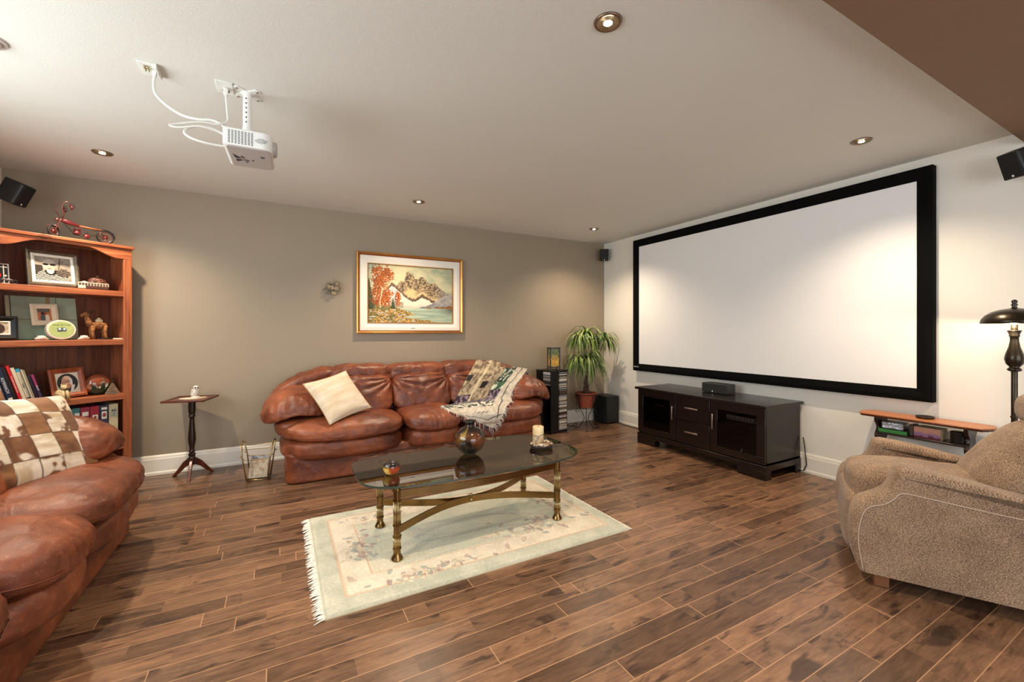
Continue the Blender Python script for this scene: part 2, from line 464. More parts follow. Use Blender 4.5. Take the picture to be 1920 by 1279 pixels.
# ------------------------------------------------------------------ leather sofas
M_piping = pm('leather_seam', srgb(104, 48, 28), 0.5)
def make_sofa(label, loc, rz, seed):
    t = thing('leather_sofa', label, 'sofa', loc, rz)
    def crease(q, w): return w
    def part(name, c, r, k, n=14, fn=None, amp=.008, freq=5, sd=0.0, parent=None):
        m = MB(); m.soft(c, r, k, n, fn, None, amp, freq, seed + sd); return m.build(name, M_leather, parent or t)
    m = MB(); rr = []
    for (cx_, cy_, a0) in ((1.12, -.72, -90), (1.12, -.10, 0), (-1.12, -.10, 90), (-1.12, -.72, 180)):
        for q_ in range(7): g_ = R(a0 + 15 * q_); rr.append((cx_ + .09 * math.cos(g_), cy_ + .09 * math.sin(g_)))
    m.prism(rr, .006, .24); m.build('base', M_leather, t, smooth='auto', bevel=.02, seg=4)
    part('back_shell', (0, -.14, .45), (1.12, .12, .37), 7, 16, None, .004)
    secs = [(-1.25, -.27), (-.27, .27), (.27, 1.25)]
    for i, (a, b) in enumerate(secs):
        cx, hx = (a + b) / 2, (b - a) / 2
        ends = -1 if i == 0 else (1 if i == 2 else 0)
        def bow(q, w, cx=cx):      # front bows out towards the middle of the sofa
            X = w.x + cx; k = (1 - (X / 1.25) ** 2) * .05 - (.05 if abs(X) > 1.1 else 0) * ((abs(X) - 1.1) / .15)
            return (w.x, w.y - k * (1 if q.y < 0 else .0), w.z)
        def puff(q, w, cx=cx):
            x, y, z = bow(q, w)
            if q.z < 0: z *= .82
            z += .018 * (1 - q.x ** 2) * max(0, q.z)
            if y < 0: z -= .035 * q.y * q.y
            g = math.sin(w.x * 120 + w.y * 40 + 9 * fbm(w.x * 2, w.y, cx)) * .0035 * sstep(.2, 1, -q.y)
            return (x, y + g, z)
        part('front_roll', (cx, -.50, .264), (hx, .372, .106), 3.5, 30, bow, .008, 9, i)
        c = part('seat_cushion', (cx, -.53, .415), (hx, .365, .086), 3.5, 34, puff, .010, 7, 3 + i)
        m = MB(); C_, R3 = (cx, -.53, .415), (hx, .365, .088)
        pts = [MB.softpt((-1, -y_, -.18), C_, R3, 3.5, puff) for y_ in (0, .3, .6, .9)] + [MB.softpt((j / 12 - 1, -1, -.18), C_, R3, 3.5, puff) for j in range(1, 24)] + [MB.softpt((1, -y_, -.18), C_, R3, 3.5, puff) for y_ in (.9, .6, .3, 0)]
        m.tube(pts, .003, 6); m.build('seam', M_piping, c)
    for s in (-1, 1):
        part('arm_panel', (s * 1.12, -.45, .43), (.17, .30, .085), 3.2, 14, None, .006, 8, 10 + s)
        def armfn(q, w, s=s):
            o = q.x * s                     # >0 outward
            z = w.z - .10 * max(0, o) ** 2 - .06 * max(0, -q.y) ** 2 - .05 * max(0, -o) ** 2
            z += .05 * (1 - abs(q.x)) * sstep(0, 1, -q.z)
            g = math.sin(w.x * 110 + 6 * fbm(w.x * 3, 0, 1)) * .003 * sstep(.3, 1, -q.y)
            return (w.x, w.y + g, z + .0)
        part('armrest', (s * 1.115, -.44, .625), (.265, .33, .118), 2.9, 32, armfn, .014, 8, 20 + s)
        def wing(q, w, s=s):
            o = (q.x * s + 1) / 2
            return (w.x, w.y * (1 - .15 * o), w.z * (1 - .30 * o) - .17 * o ** 1.7)
        part('headrest', (s * 1.05, -.17, .795), (.27, .165, .115), 3.0, 26, wing, .014, 8, 30 + s)
    for i, (a, b) in enumerate([(-.84, -.26), (-.29, .29), (.26, .84)]):
        cx, hx = (a + b) / 2, (b - a) / 2
        def hr(q, w, cx=cx, hx=hx):
            g = math.sin(w.x * 90 + q.z * 2) * .005 * abs(q.x) ** 2
            return (w.x, w.y + g, w.z * (1 - .10 * abs(q.x) ** 3) + g)
        part('headrest', (cx, -.185, .800), (hx + .02, .165, .098), 3.8, 28, hr, .014, 9, 40 + i)
    for i, (a, b) in enumerate([(-.98, -.28), (-.29, .29), (.28, .98)]):
        cx, hx = (a + b) / 2, (b - a) / 2
        def bc(q, w, i=i):
            # pillows puff forward and pull creases towards the upper corners
            g = .0
            for sx in (-1, 1):
                d = math.hypot(q.x - sx, q.z - .8); an = math.atan2(q.z - .8, q.x - sx)
                g += math.sin(an * 14 + 2 * i) * .013 * max(0, 1 - abs(d - .45) * 1.1)
            y = w.y - .10 * (-q.z) * .6 - .03 * (1 - q.x ** 2) * (1 if q.y < 0 else 0) + (g if q.y < 0 else 0)
            return (w.x, y, w.z)
        part('back_cushion', (cx, -.36, .625), (hx, .115, .175), 4.2, 36, bc, .014, 8, 50 + i)
    return t
sofa = make_sofa('brown leather three-seat sofa against the taupe wall, under the landscape painting', (1.25, 4.585, 0), 0, 0)
sofa2 = copy_tree(sofa); sofa2.location = (-1.60, 2.21, 0); sofa2.rotation_euler = (0, 0, PI / 2)
sofa2['label'] = 'brown leather sofa at the left edge, with the cowhide patchwork pillow on it'

def pillow_mb(w, h, T, n=26, k=.07, p=2.6, wr=.006, seed=0):
    """square scatter cushion in its XZ plane, puffed along Y"""
    m = MB()
    for sgn in (-1, 1):
        def fn(u, v, sgn=sgn):
            a, b = u * 2 - 1, v * 2 - 1
            x = a * w / 2 * (1 - k * (1 - b * b)); z = b * h / 2 * (1 - k * (1 - a * a))
            t = ((1 - abs(a) ** p) * (1 - abs(b) ** p)); t = max(t, 0) ** .42 * T / 2
            t += wr * fbm(a * 2 + seed, b * 2, sgn) * (1 - max(abs(a), abs(b)) ** 4)
            return (x, sgn * t, z)
        m.grid(n, n, fn)
    return m
def pillow(name, label, cat, w, h, T, mat, M, paint=None, piping=None, seed=0, n=26):
    t = thing(name, label, cat, M.translation, rot=M.to_euler())
    m = pillow_mb(w, h, T, n=n, seed=seed)
    m.build('cover', mat, t, paint=paint)
    if piping:
        pts = []
        k = .07
        for i in range(80):
            s_ = i / 80 * 4; e = int(s_); f = (s_ - e) * 2 - 1
            a, b = [(f, -1), (1, f), (-f, 1), (-1, -f)][e]
            pts.append((a * w / 2 * (1 - k * (1 - b * b)), 0, b * h / 2 * (1 - k * (1 - a * a))))
        mm = MB(); mm.tube(pts, .004, 6, closed=True); mm.build('piping', piping, t)
    return t
# cream cushion leaning in the left seat of the back sofa
M_cream = pm('cream_weave', srgb(226, 212, 192), 0.85, c2=srgb(206, 184, 152), vs_=4, bmp=0.5, bs=120, st=(1, 1, 5), sheen=.2)
def axes(c, ex, ez):
    X_ = Vector(ex).normalized(); Z_ = Vector(ez).normalized(); Y_ = Z_.cross(X_).normalized(); Z_ = X_.cross(Y_)
    m_ = Matrix((X_, Y_, Z_)).transposed().to_4x4(); m_.translation = Vector(c); return m_
Mx = axes((.440, 3.900, .665), (.35, .20, .075), (-.19, .21, .32))
pillow('throw_pillow', 'cream woven square cushion with piped edge leaning on the brown sofa under the painting', 'cushion', .42, .42, .12, M_cream, Mx, piping=pm('tan_piping', srgb(186, 160, 120), .8))
# cowhide patchwork cushion
def cowpaint(seed):
    cols_b = [srgb(128, 84, 52), srgb(98, 58, 34), srgb(150, 104, 66)]
    def f(p, i):
        u = (p[0] / .66 + .5) * 6; v = (p[2] / .49 + .5) * 4
        iu, iv = math.floor(u), math.floor(v); par = (iu + iv) % 2
        rnd = random.Random(iu * 13 + iv * 57 + seed).random
        r1, r2 = rnd(), rnd()
        st_ = fbm(p[0] * (8 if r1 < .5 else 26), p[2] * (26 if r1 < .5 else 8), seed + iu, 4)
        if par: c = mixv(cols_b[int(r2 * 3) % 3], cols_b[(int(r2 * 3) + 1) % 3], .5 + st_)
        else:
            c = mixv(srgb(226, 214, 196), srgb(190, 166, 134), .3 + st_)
            if r2 > .45: c = mixv(c, srgb(112, 72, 46), sstep(.18, .34, fbm(p[0] * 14, p[2] * 14, iu + seed * 3, 3) + (.1 if r2 > .8 else 0)))
        if par and r1 > .6: c = mixv(c, srgb(224, 210, 190), sstep(.12, .25, fbm(p[0] * 7, p[2] * 9, iv + 9 + seed, 3)))
        e = min(u - iu, 1 - (u - iu), v - iv, 1 - (v - iv))
        return mixv(srgb(84, 60, 42), c, sstep(.0, .035, e))
    return f
M_hide = vcol_mat('cowhide', 0.6, 0.3, 0.4, 150, sheen=.1)
Mx = Matrix.Translation((-1.12, 2.95, .675)) @ Euler((0, 0, R(66))).to_matrix().to_4x4() @ Euler((R(-32), 0, 0)).to_matrix().to_4x4() @ Euler((0, R(6), 0)).to_matrix().to_4x4()
pillow('cowhide_pillow', 'brown and white cowhide patchwork cushion lying in front on the left leather sofa', 'cushion', .68, .50, .15, M_hide, Mx, paint=cowpaint(3), n=110)
Mx = Matrix.Translation((-1.36, 3.16, .70)) @ Euler((0, 0, R(72))).to_matrix().to_4x4() @ Euler((R(-14), 0, 0)).to_matrix().to_4x4()
pillow('cowhide_pillow', 'second cowhide cushion, mostly hidden behind the big patchwork one on the left sofa', 'cushion', .44, .40, .12, M_hide, Mx, paint=cowpaint(11), n=60)
m = MB(); m.soft((0, 0, .012), (.085, .024, .012), 5, 8)
rc = m.build('remote_control', pm('tan_plastic', srgb(176, 134, 92), .4), None); rc.location = (-.985, 2.27, .525); rc.rotation_euler = (0, R(-3), R(62))
tag(rc, 'small tan remote lying on the near seat cushion of the left leather sofa', 'remote control')
# ------------------------------------------------------------------ throw blanket draped over the back sofa
def bvh_of(root):
    dg = bpy.context.evaluated_depsgraph_get(); V = []; F_ = []
    for o in root.children:
        if o.type != 'MESH': continue
        M = o.matrix_world; off = len(V)
        V += [M @ v.co for v in o.data.vertices]; F_ += [tuple(i + off for i in p.vertices) for p in o.data.polygons]
    return BVHTree.FromPolygons(V, F_)
bpy.context.view_layer.update()
bv = bvh_of(sofa)
def along(P, t):
    """point at fraction t of a polyline"""
    L = [0]
    for a, b in zip(P[:-1], P[1:]): L.append(L[-1] + math.dist(a, b))
    s_ = t * L[-1]
    for i in range(len(P) - 1):
        if s_ <= L[i + 1] + 1e-9:
            k = (s_ - L[i]) / max(1e-9, L[i + 1] - L[i]); return tuple(P[i][j] * (1 - k) + P[i + 1][j] * k for j in range(len(P[i])))
    return P[-1]
# outline of the blanket as bearings from the front of the room: (sideways slope, height slope)
def brg(px, py):
    a = (px - 960) / 799.0; u = (622 - py) / 799.0
    return Vector((math.sin(TH) + a * math.cos(TH), math.cos(TH) - a * math.sin(TH), u))
Lc = [(893, 676), (874, 710), (856, 745), (850, 758), (824, 762), (848, 774), (876, 784), (900, 793), (920, 801)]
Rc = [(989, 692), (978, 708), (966, 722), (958, 742), (960, 752), (950, 762), (943, 778), (934, 792), (924, 803)]
NU, NV = 46, 70
pos = []
eye = Vector((0, 0, 1.215))
for j in range(NV + 1):
    row = []
    a = along(Lc, j / NV); b = along(Rc, j / NV)
    for i in range(NU + 1):
        k = i / NU
        d = brg(a[0] * (1 - k) + b[0] * k, a[1] * (1 - k) + b[1] * k - (6 * math.sin(PI * k) if j < 2 else 0))
        h = bv.ray_cast(eye, d.normalized())
        row.append(Vector(h[0]) if h[0] else None)
    pos.append(row)
for j in range(NV + 1):
    for i in range(NU + 1):
        if pos[j][i] is None:
            d = brg(*[along(Lc, j / NV)[q] * (1 - i / NU) + along(Rc, j / NV)[q] * i / NU for q in (0, 1)])
            pos[j][i] = eye + d * (4.44 / d.y)
for it in range(6):
    new = [[p.copy() for p in r] for r in pos]
    for j in range(1, NV):
        for i in range(NU + 1):
            nb = [pos[j - 1][i], pos[j + 1][i]] + ([pos[j][i - 1]] if i else []) + ([pos[j][i + 1]] if i < NU else [])
            avg = sum(nb, Vector()) / len(nb); d = avg - eye
            # slide only along the line of sight and never behind the sofa
            dist = (new[j][i] - eye).length; nd = min(dist, (avg - eye).length)
            new[j][i] = eye + (new[j][i] - eye).normalized() * nd
    pos = new
for j in range(NV + 1):
    for i in range(NU + 1):
        p = pos[j][i]; d = (eye - p).normalized()
        pos[j][i] = p + d * (.014 + .006 * fbm(i * .12, j * .08, 2))
# first rows fold back over the top of the backrest
top = [[pos[0][i] + Vector((.02, .05 + .05 * q, .012 - .03 * q * q)) for i in range(NU + 1)] for q in (2, 1)]
rows = top + pos
NR = len(rows) - 1
t = thing('throw_blanket', 'fringed tapestry throw with a woven stone building draped over the back sofa', 'blanket', (0, 0, 0))
# finer copy by subdivision keeps the drape smooth; colours are sampled on a dense grid
def dense(rows, fu, fv):
    out = []
    H, W_ = len(rows) - 1, len(rows[0]) - 1
    for j in range(H * fv + 1):
        y = j / fv; j0 = min(int(y), H - 1); ty = y - j0; r = []
        for i in range(W_ * fu + 1):
            x = i / fu; i0 = min(int(x), W_ - 1); tx = x - i0
            r.append((rows[j0][i0] * (1 - tx) + rows[j0][i0 + 1] * tx) * (1 - ty) + (rows[j0 + 1][i0] * (1 - tx) + rows[j0 + 1][i0 + 1] * tx) * ty)
        out.append(r)
    return out
D = dense(rows, 3, 2); DU = len(D[0]); DV = len(D)
m = MB(); m.add([tuple(p) for r in D for p in r], [(j * DU + i, j * DU + i + 1, (j + 1) * DU + i + 1, (j + 1) * DU + i) for j in range(DV - 1) for i in range(DU - 1)])
def tp2(p, idx):
    j, i = idx // DU, idx % DU
    return _tp(i / (DU - 1), max(0.0, j / 2 - 2) / NV)
def _tp(u, v):
    cream = mixv(srgb(206, 198, 184), srgb(180, 168, 150), .5 + fbm(u * 20, v * 24))
    dark = srgb(44, 38, 50); stone = srgb(178, 160, 132); stone2 = srgb(112, 94, 74)
    n_ = fbm(u * 22, v * 26, 1, 3); n2 = fbm(u * 9, v * 11, 5, 3)
    if v < .50:
        e = u + v * .10
        if e < .60:
            c = mixv(stone, stone2, .45 + n_ * 1.6)
            if .26 < e < .31: c = srgb(204, 186, 152)
            if .36 < e < .46 and .20 < v < .28: c = srgb(40, 32, 34)
            if .02 < e < .12 and .14 < v < .20: c = srgb(46, 38, 40)
            if v > .34 and e < .28: c = mixv(srgb(60, 46, 62), srgb(150, 128, 130), sstep(.0, .3, n_))
            if v > .42: c = mixv(dark, srgb(140, 124, 122), sstep(.0, .2, n_))
        elif e < .80:
            c = mixv(srgb(38, 48, 46), srgb(170, 180, 160), sstep(.02, .25, n_))
            if v > .22: c = mixv(srgb(66, 96, 70), srgb(210, 214, 190), sstep(.05, .3, n2))
            if v > .32: c = mixv(srgb(48, 38, 56), srgb(146, 128, 136), sstep(.0, .25, n_))
        else:
            c = cream
            if abs(e - .90) < .008: c = dark
        return c
    if v < .60 and u < .75: return mixv(srgb(50, 52, 48), srgb(206, 204, 186), sstep(-.15, .2, n_))
    c = cream
    if abs(v - .84 + abs(u - .55) * .22) < .008 and .1 < u < .95: c = srgb(64, 60, 66)
    if abs(u - .86) < .010 and v < .82: c = srgb(64, 60, 66)
    if abs(v - .70 + .012 * math.sin(u * 70)) < .006 and .38 < u < .66: c = srgb(70, 64, 66)
    return c
M_tap = vcol_mat('tapestry_weave', 0.9, 0.15, 0.6, 320, sheen=.2)
m.build('cloth', M_tap, t, paint=tp2, solid=.006)
# twisted fringe along the two hanging edges
random.seed(5)
fr = MB(); frc = []
def tassel(p, d, L):
    a = Vector(p); q = a + Vector(d) * L * .5 + Vector((random.uniform(-.006, .006), 0, random.uniform(-.004, .004))); e = q + Vector((d[0] * .3, d[1] * .3, -1)).normalized() * L * .6
    n0 = len(fr.v); fr.tube([a, q, e], [.0032, .003, .0018], 5)
    c = random.choice([srgb(214, 206, 196), srgb(120, 50, 48), srgb(170, 150, 140), srgb(70, 66, 84), srgb(190, 182, 172), srgb(150, 110, 100)]); frc.extend([c] * (len(fr.v) - n0))
jl = int(NV * .44) + 2
for j in range(jl, NR + 1):
    for s_ in (0, .5):
        if j < NR: p = rows[j][0].lerp(rows[j + 1][0], s_); tassel(p, (-.25, -.5, -.75), random.uniform(.035, .06))
for j in range(3, NR + 1):
    for s_ in (0, .5):
        if j < NR: p = rows[j][NU].lerp(rows[j + 1][NU], s_); tassel(p, (.65, -.35, -.5), random.uniform(.035, .055))
for i in range(0, NU + 1): tassel(rows[NR][i], (0, -.3, -.9), random.uniform(.045, .07))
fo = fr.build('fringe', vcol_mat('fringe_yarn', .9, .1), t, paint=lambda p, i: frc[i]); fo['kind'] = 'stuff'; fo['label'] = 'multicoloured twisted yarn fringe'
# ------------------------------------------------------------------ rug
RX0, RX1, RY0, RY1 = .165, 1.885, 1.945, 3.03
t = thing('area_rug', 'pale green and cream floral rug with white fringe lying under the glass coffee table', 'rug', ((RX0 + RX1) / 2, (RY0 + RY1) / 2, 0))
RW, RH = RX1 - RX0, RY1 - RY0
random.seed(11)
flowers = []
def spray(cx, cy, n, sx, sy, ang, sc=1.0):
    for _ in range(n):
        a, b = random.gauss(0, sx), random.gauss(0, sy)
        x = cx + a * math.cos(ang) - b * math.sin(ang); y = cy + a * math.sin(ang) + b * math.cos(ang)
        flowers.append((x, y, random.uniform(.014, .024) * sc, random.uniform(.006, .011) * sc, random.uniform(0, PI),
                        random.choice([srgb(178, 154, 142), srgb(196, 176, 156), srgb(156, 134, 130), srgb(214, 200, 172), srgb(150, 158, 150), srgb(188, 162, 142), srgb(222, 212, 190)])))
spray(.38, -.23, 85, .15, .05, .12, 1.35); spray(.62, .05, 45, .035, .12, .1, 1.15); spray(-.62, -.02, 60, .05, .11, -.2, 1.2)
spray(-.30, -.41, 60, .16, .022, .02, 1.0); spray(.25, .38, 45, .16, .03, .0, 1.0); spray(-.42, .36, 40, .14, .03, 0, 1.0)
fgrid = {}
for f_ in flowers:
    for gx in range(int((f_[0] - .03) * 20) - 1, int((f_[0] + .03) * 20) + 2):
        for gy in range(int((f_[1] - .03) * 20) - 1, int((f_[1] + .03) * 20) + 2): fgrid.setdefault((gx, gy), []).append(f_)
def rugpaint(p, i):
    x, y = p[0], p[1]
    dx, dy = RW / 2 - abs(x), RH / 2 - abs(y); e = min(dx, dy)
    n = fbm(x * 9, y * 9, 1, 4); fine = fbm(x * 90, y * 90, 3, 2)
    green = mixv(srgb(178, 180, 162), srgb(200, 198, 180), .5 + n)
    cream = mixv(srgb(226, 214, 194), srgb(206, 196, 176), .4 + n)
    sage = mixv(srgb(184, 188, 172), srgb(206, 200, 180), .5 + 1.3 * fbm(x * 2.2, y * 7, 5, 3))
    tan = srgb(206, 184, 160)
    if e < .095: c = green
    elif e < .112: c = tan
    elif e < .235: c = cream
    elif e < .247: c = tan
    else: c = sage
    if e < .012: c = mixv(green, srgb(150, 152, 136), .3)
    for (fx_, fy_, ra, rb, an, fc) in fgrid.get((int(x * 20), int(y * 20)), []):
        ddx, ddy = x - fx_, y - fy_; a = (ddx * math.cos(an) + ddy * math.sin(an)) / ra; b = (-ddx * math.sin(an) + ddy * math.cos(an)) / rb
        q = a * a + b * b
        if q < 1: c = mixv(c, fc if q < .72 else tuple(k * .6 for k in fc), .8)
    return tuple(k * (1 + .18 * fine) for k in c)
def rz(x, y):
    e = min(RW / 2 - abs(x), RH / 2 - abs(y))
    h = .016 * min(1, max(0, e) / .012) ** .5
    if abs(e - .104) < .006 or abs(e - .241) < .005: h -= .003
    return .002 + h + .0012 * fbm(x * 60, y * 60)
m = MB(); m.grid(380, 250, lambda u, v: ((u - .5) * RW, (v - .5) * RH, rz((u - .5) * RW, (v - .5) * RH)))
m.build('pile', vcol_mat('rug_wool', 0.95, 0.1, 0.7, 420, sheen=.25, bd=.003), t, paint=rugpaint)
m = MB(); m.box(-RW / 2, RW / 2, -RH / 2, RH / 2, 0, .006); m.build('backing', pm('rug_canvas', srgb(190, 178, 150), .9), t, smooth=False)
fr = MB()
for s in (-1, 1):
    y = -RH / 2
    while y < RH / 2:
        L = random.uniform(.028, .05) if s < 0 else random.uniform(.012, .022); x0 = s * (RW / 2 - .004); dy = random.uniform(-.02, .02)
        fr.tube([(x0, y, .009), (x0 + s * L * .5, y + dy * .4, .008), (x0 + s * L, y + dy, .003)], [.0035, .003, .0015], 5); y += random.uniform(.0035, .007)
o = fr.build('fringe', pm('white_cotton', srgb(228, 224, 214), .9), t); o['kind'] = 'stuff'; o['label'] = 'short white knotted fringe'

# ------------------------------------------------------------------ coffee table
CT = (1.05, 2.468, .0)
ct = thing('coffee_table', 'low coffee table with smoked glass top on fluted brass legs, standing on the rug', 'table', CT)
def boat(ax, ay, n=96):
    out = []
    for i in range(n):
        g = 2 * PI * i / n; c, s = math.cos(g), math.sin(g)
        x = ax * math.copysign(abs(c) ** .50, c); y = ay * math.copysign(abs(s) ** .50, s)
        y *= 1 - .03 * (x / ax) ** 2
        out.append((x, y))
    return out
GZ = .428
m = MB(); m.prism(boat(.690, .362), GZ, GZ + .011)
gtp = m.build('glass_top', M_glass, ct, smooth='auto')
m = MB(); bo = boat(.691, .363); n = len(bo); m.add([(x, y, GZ) for x, y in bo] + [(x, y, GZ + .011) for x, y in bo], [(i, (i + 1) % n, n + (i + 1) % n, n + i) for i in range(n)])
m.build('polished_edge', pm('green_glass_edge', srgb(58, 66, 58), .08, spec=.8), gtp)
legs = {}
LX, LY = .508, .215
for sx in (-1, 1):
    for sy in (-1, 1):
        prof = [(.012, .0), (.029, .0), (.031, .006), (.027, .016), (.019, .032), (.018, .056), (.0225, .058), (.0225, .063), (.0185, .065),
                (.0185, .122), (.0225, .124), (.0225, .130), (.0185, .132), (.0185, .184), (.0225, .186), (.0225, .192), (.0185, .194),
                (.0185, .320), (.0225, .322), (.0225, .328), (.018, .330), (.018, .376), (.021, .378), (.021, .384), (.012, .392), (.010, .398), (.017, .408), (.017, .414), (.009, .420), (.009, GZ)]
        # densify fluted stretches
        m = MB(); m.lathe(prof, 40)
        z0 = .018 + .0
        lg = m.build('leg', M_brass, ct, smooth='auto', M=Matrix.Translation((sx * LX, sy * LY, .0205)) @ Matrix.Diagonal((1, 1, (GZ - .021) / GZ, 1)))
        for a, b in ((.068, .120), (.196, .318)):
            fm = MB()
            for k in range(14):
                g = 2 * PI * k / 14; fm.tube([(.0185 * math.cos(g), .0185 * math.sin(g), a), (.0185 * math.cos(g), .0185 * math.sin(g), b)], .0024, 6)
            fm.build('fluting', M_brassl, lg, M=Matrix.Translation((sx * LX, sy * LY, .0205)) @ Matrix.Diagonal((1, 1, (GZ - .021) / GZ, 1)))
def band(mb, P, z0, z1, th_):
    n = len(P); v = []
    for i in range(n):
        a = Vector(P[max(i - 1, 0)]); b = Vector(P[min(i + 1, n - 1)]); t_ = (b - a).normalized(); nx, ny = -t_.y, t_.x
        for s_, z in ((-1, z0), (1, z0), (1, z1), (-1, z1)): v.append((P[i][0] + nx * th_ / 2 * s_, P[i][1] + ny * th_ / 2 * s_, z))
    f = [(i * 4 + k, i * 4 + (k + 1) % 4, i * 4 + 4 + (k + 1) % 4, i * 4 + 4 + k) for i in range(n - 1) for k in range(4)] + [(3, 2, 1, 0), tuple((n - 1) * 4 + k for k in range(4))]
    mb.add(v, f)
for sy in (-1, 1):
    m = MB(); P = [(-LX + 2 * LX * i / 24, sy * (LY + .045 * math.sin(PI * i / 24))) for i in range(25)]
    band(m, P, .345, .382, .008); m.build('apron', M_brass, ct, smooth='auto', bevel=.001)
    m = MB(); P = [(-LX + 2 * LX * i / 32, sy * (LY - (LY - .004) * math.sin(PI * i / 32) ** 1.0)) for i in range(33)]
    band(m, P, .150, .190, .008); m.build('stretcher', M_brass, ct, smooth='auto', bevel=.001)
for sx in (-1, 1):
    m = MB(); P = [(sx * (LX + .0 * math.sin(PI * i / 12)), -LY + 2 * LY * i / 12) for i in range(13)]
    band(m, P, .345, .382, .008); m.build('apron', M_brass, ct, smooth='auto', bevel=.001)
m = MB(); m.soft((0, -.014, .170), (.011, .011, .011), 2, 6); m.soft((0, 0, .196), (.012, .012, .007), 2, 6); m.build('stretcher_knob', M_brassl, ct)

# pottery on the table
TZ = GZ + .011
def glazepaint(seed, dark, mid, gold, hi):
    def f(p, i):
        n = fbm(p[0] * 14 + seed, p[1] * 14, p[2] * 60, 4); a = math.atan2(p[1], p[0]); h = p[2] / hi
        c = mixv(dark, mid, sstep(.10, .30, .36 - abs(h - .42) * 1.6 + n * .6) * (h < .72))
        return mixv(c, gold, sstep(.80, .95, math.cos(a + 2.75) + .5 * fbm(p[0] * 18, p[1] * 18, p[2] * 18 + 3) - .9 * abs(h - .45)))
    return f
M_glaze = vcol_mat('glazed_pottery', 0.12, 0.6)
m = MB(); m.lathe([(.0, .004), (.030, .0), (.034, .004), (.060, .022), (.082, .052), (.091, .088), (.083, .122), (.058, .148), (.034, .160), (.026, .168), (.025, .178), (.036, .190), (.037, .196), (.028, .194), (.021, .180), (.020, .165)], 64)
v = m.build('vase', M_glaze, None, paint=glazepaint(2, srgb(26, 18, 16), srgb(98, 56, 30), srgb(150, 122, 56), .19)); v.location = (1.061, 2.502, TZ); v.scale = (1.08,) * 3
tag(v, 'large round dark glazed vase with a narrow neck in the middle of the glass table', 'vase')
m = MB(); m.lathe([(0, .002), (.022, 0), (.040, .012), (.050, .036), (.048, .058), (.036, .076), (.020, .082), (.012, .076), (.010, .062), (0, .060)], 48)
v = m.build('bud_vase', M_glaze, None, paint=lambda p, i: mixv(srgb(30, 22, 20), mixv(srgb(170, 72, 36), srgb(206, 164, 74), sstep(-.1, .3, fbm(p[0] * 20, p[1] * 20, p[2] * 20) + .3 * math.cos(math.atan2(p[1], p[0]) + 2.4))), sstep(.056, .040, p[2] + .012 * fbm(p[0] * 30, p[1] * 30))))
v.location = (.535, 2.352, TZ); v.scale = (.9,) * 3; tag(v, 'small ball-shaped vase with orange and yellow glaze at the left end of the glass table', 'vase')
cd = thing('candle_dish', 'dark shallow dish filled with pebbles at the right end of the glass table', 'dish', (1.535, 2.405, TZ))
m = MB(); m.lathe([(0, .006), (.062, .0), (.072, .004), (.080, .024), (.079, .030), (.074, .028), (.066, .012), (0, .012)], 48); m.build('bowl', pm('dark_bronze', srgb(48, 34, 28), .3, spec=.6, var=.3), cd)
random.seed(3); pebm = [pm('pebble_a', srgb(206, 192, 170), .5), pm('pebble_b', srgb(120, 88, 60), .5), pm('pebble_c', srgb(170, 150, 124), .5)]
for mi in range(3):
    m = MB()
    for k in range(34):
        g = random.uniform(0, 2 * PI); rr = random.uniform(.036, .070); m.soft((rr * math.cos(g), rr * math.sin(g), .026 + random.uniform(0, .010)), (random.uniform(.006, .011), random.uniform(.005, .009), .006), 2.3, 3)
    o = m.build('pebbles', pebm[mi], cd); o['kind'] = 'stuff'
cn = thing('pillar_candle', 'ivory pillar candle with a dark cord standing in the pebble dish on the table', 'candle', (1.520, 2.420, TZ + .012))
m = MB(); m.lathe([(0, .0), (.037, .0), (.037, .128), (.034, .132), (.028, .129), (0, .127)], 40); m.build('wax', pm('ivory_wax', srgb(222, 204, 166), .5, c2=srgb(190, 150, 98), vs_=9, spec=.4), cn)
m = MB(); m.tube([(0, 0, .124), (.002, 0, .135), (.001, 0, .142)], .0012, 5); m.build('wick', M_text_k, cn)
m = MB(); m.tube([(.0385 * math.cos(2 * PI * k / 32), .0385 * math.sin(2 * PI * k / 32), .078 + .006 * math.cos(2 * PI * k / 32)) for k in range(32)], .0016, 5, closed=True); m.build('cord', M_black, cn)
m = MB()
for k in range(5): m.soft((-.022 + .006 * math.cos(k * 1.25), -.034 + .0, .066 + .007 * math.sin(k * 1.25)), (.005, .003, .005), 2.2, 4)
m.tube([(-.024, -.034, .066), (-.032, -.026, .045), (-.036, -.022, .036)], .0022, 5); m.build('charm', M_steel, cn)

# ------------------------------------------------------------------ pedestal table with owl
st = thing('pedestal_table', 'small dark wooden pedestal table holding the white owl, between the bookcase and the sofa', 'table', (-.645, 4.43, 0), R(-13))
m = MB(); m.box(-.150, .150, -.175, .145, .645, .657); m.build('top', M_mahog, st, smooth='auto', bevel=.004)
m = MB()
for (x0, x1, y0, y1) in ((-.150, .150, -.175, -.150), (-.150, .150, .120, .145), (-.150, -.125, -.150, .120), (.125, .150, -.150, .120)): m.box(x0, x1, y0, y1, .657, .661)
m.build('top_border', M_mahog, st, smooth='auto', bevel=.0015)
m = MB(); m.lathe([(.012, .10), (.026, .10), (.028, .155), (.020, .168), (.027, .182), (.027, .190), (.018, .200), (.024, .212), (.018, .222), (.017, .236), (.025, .280), (.028, .320), (.022, .400), (.017, .480), (.017, .492), (.026, .506), (.020, .522), (.024, .534), (.024, .540), (.026, .555), (.026, .645)], 28)
m.build('column', M_dkoak, st, smooth='auto')
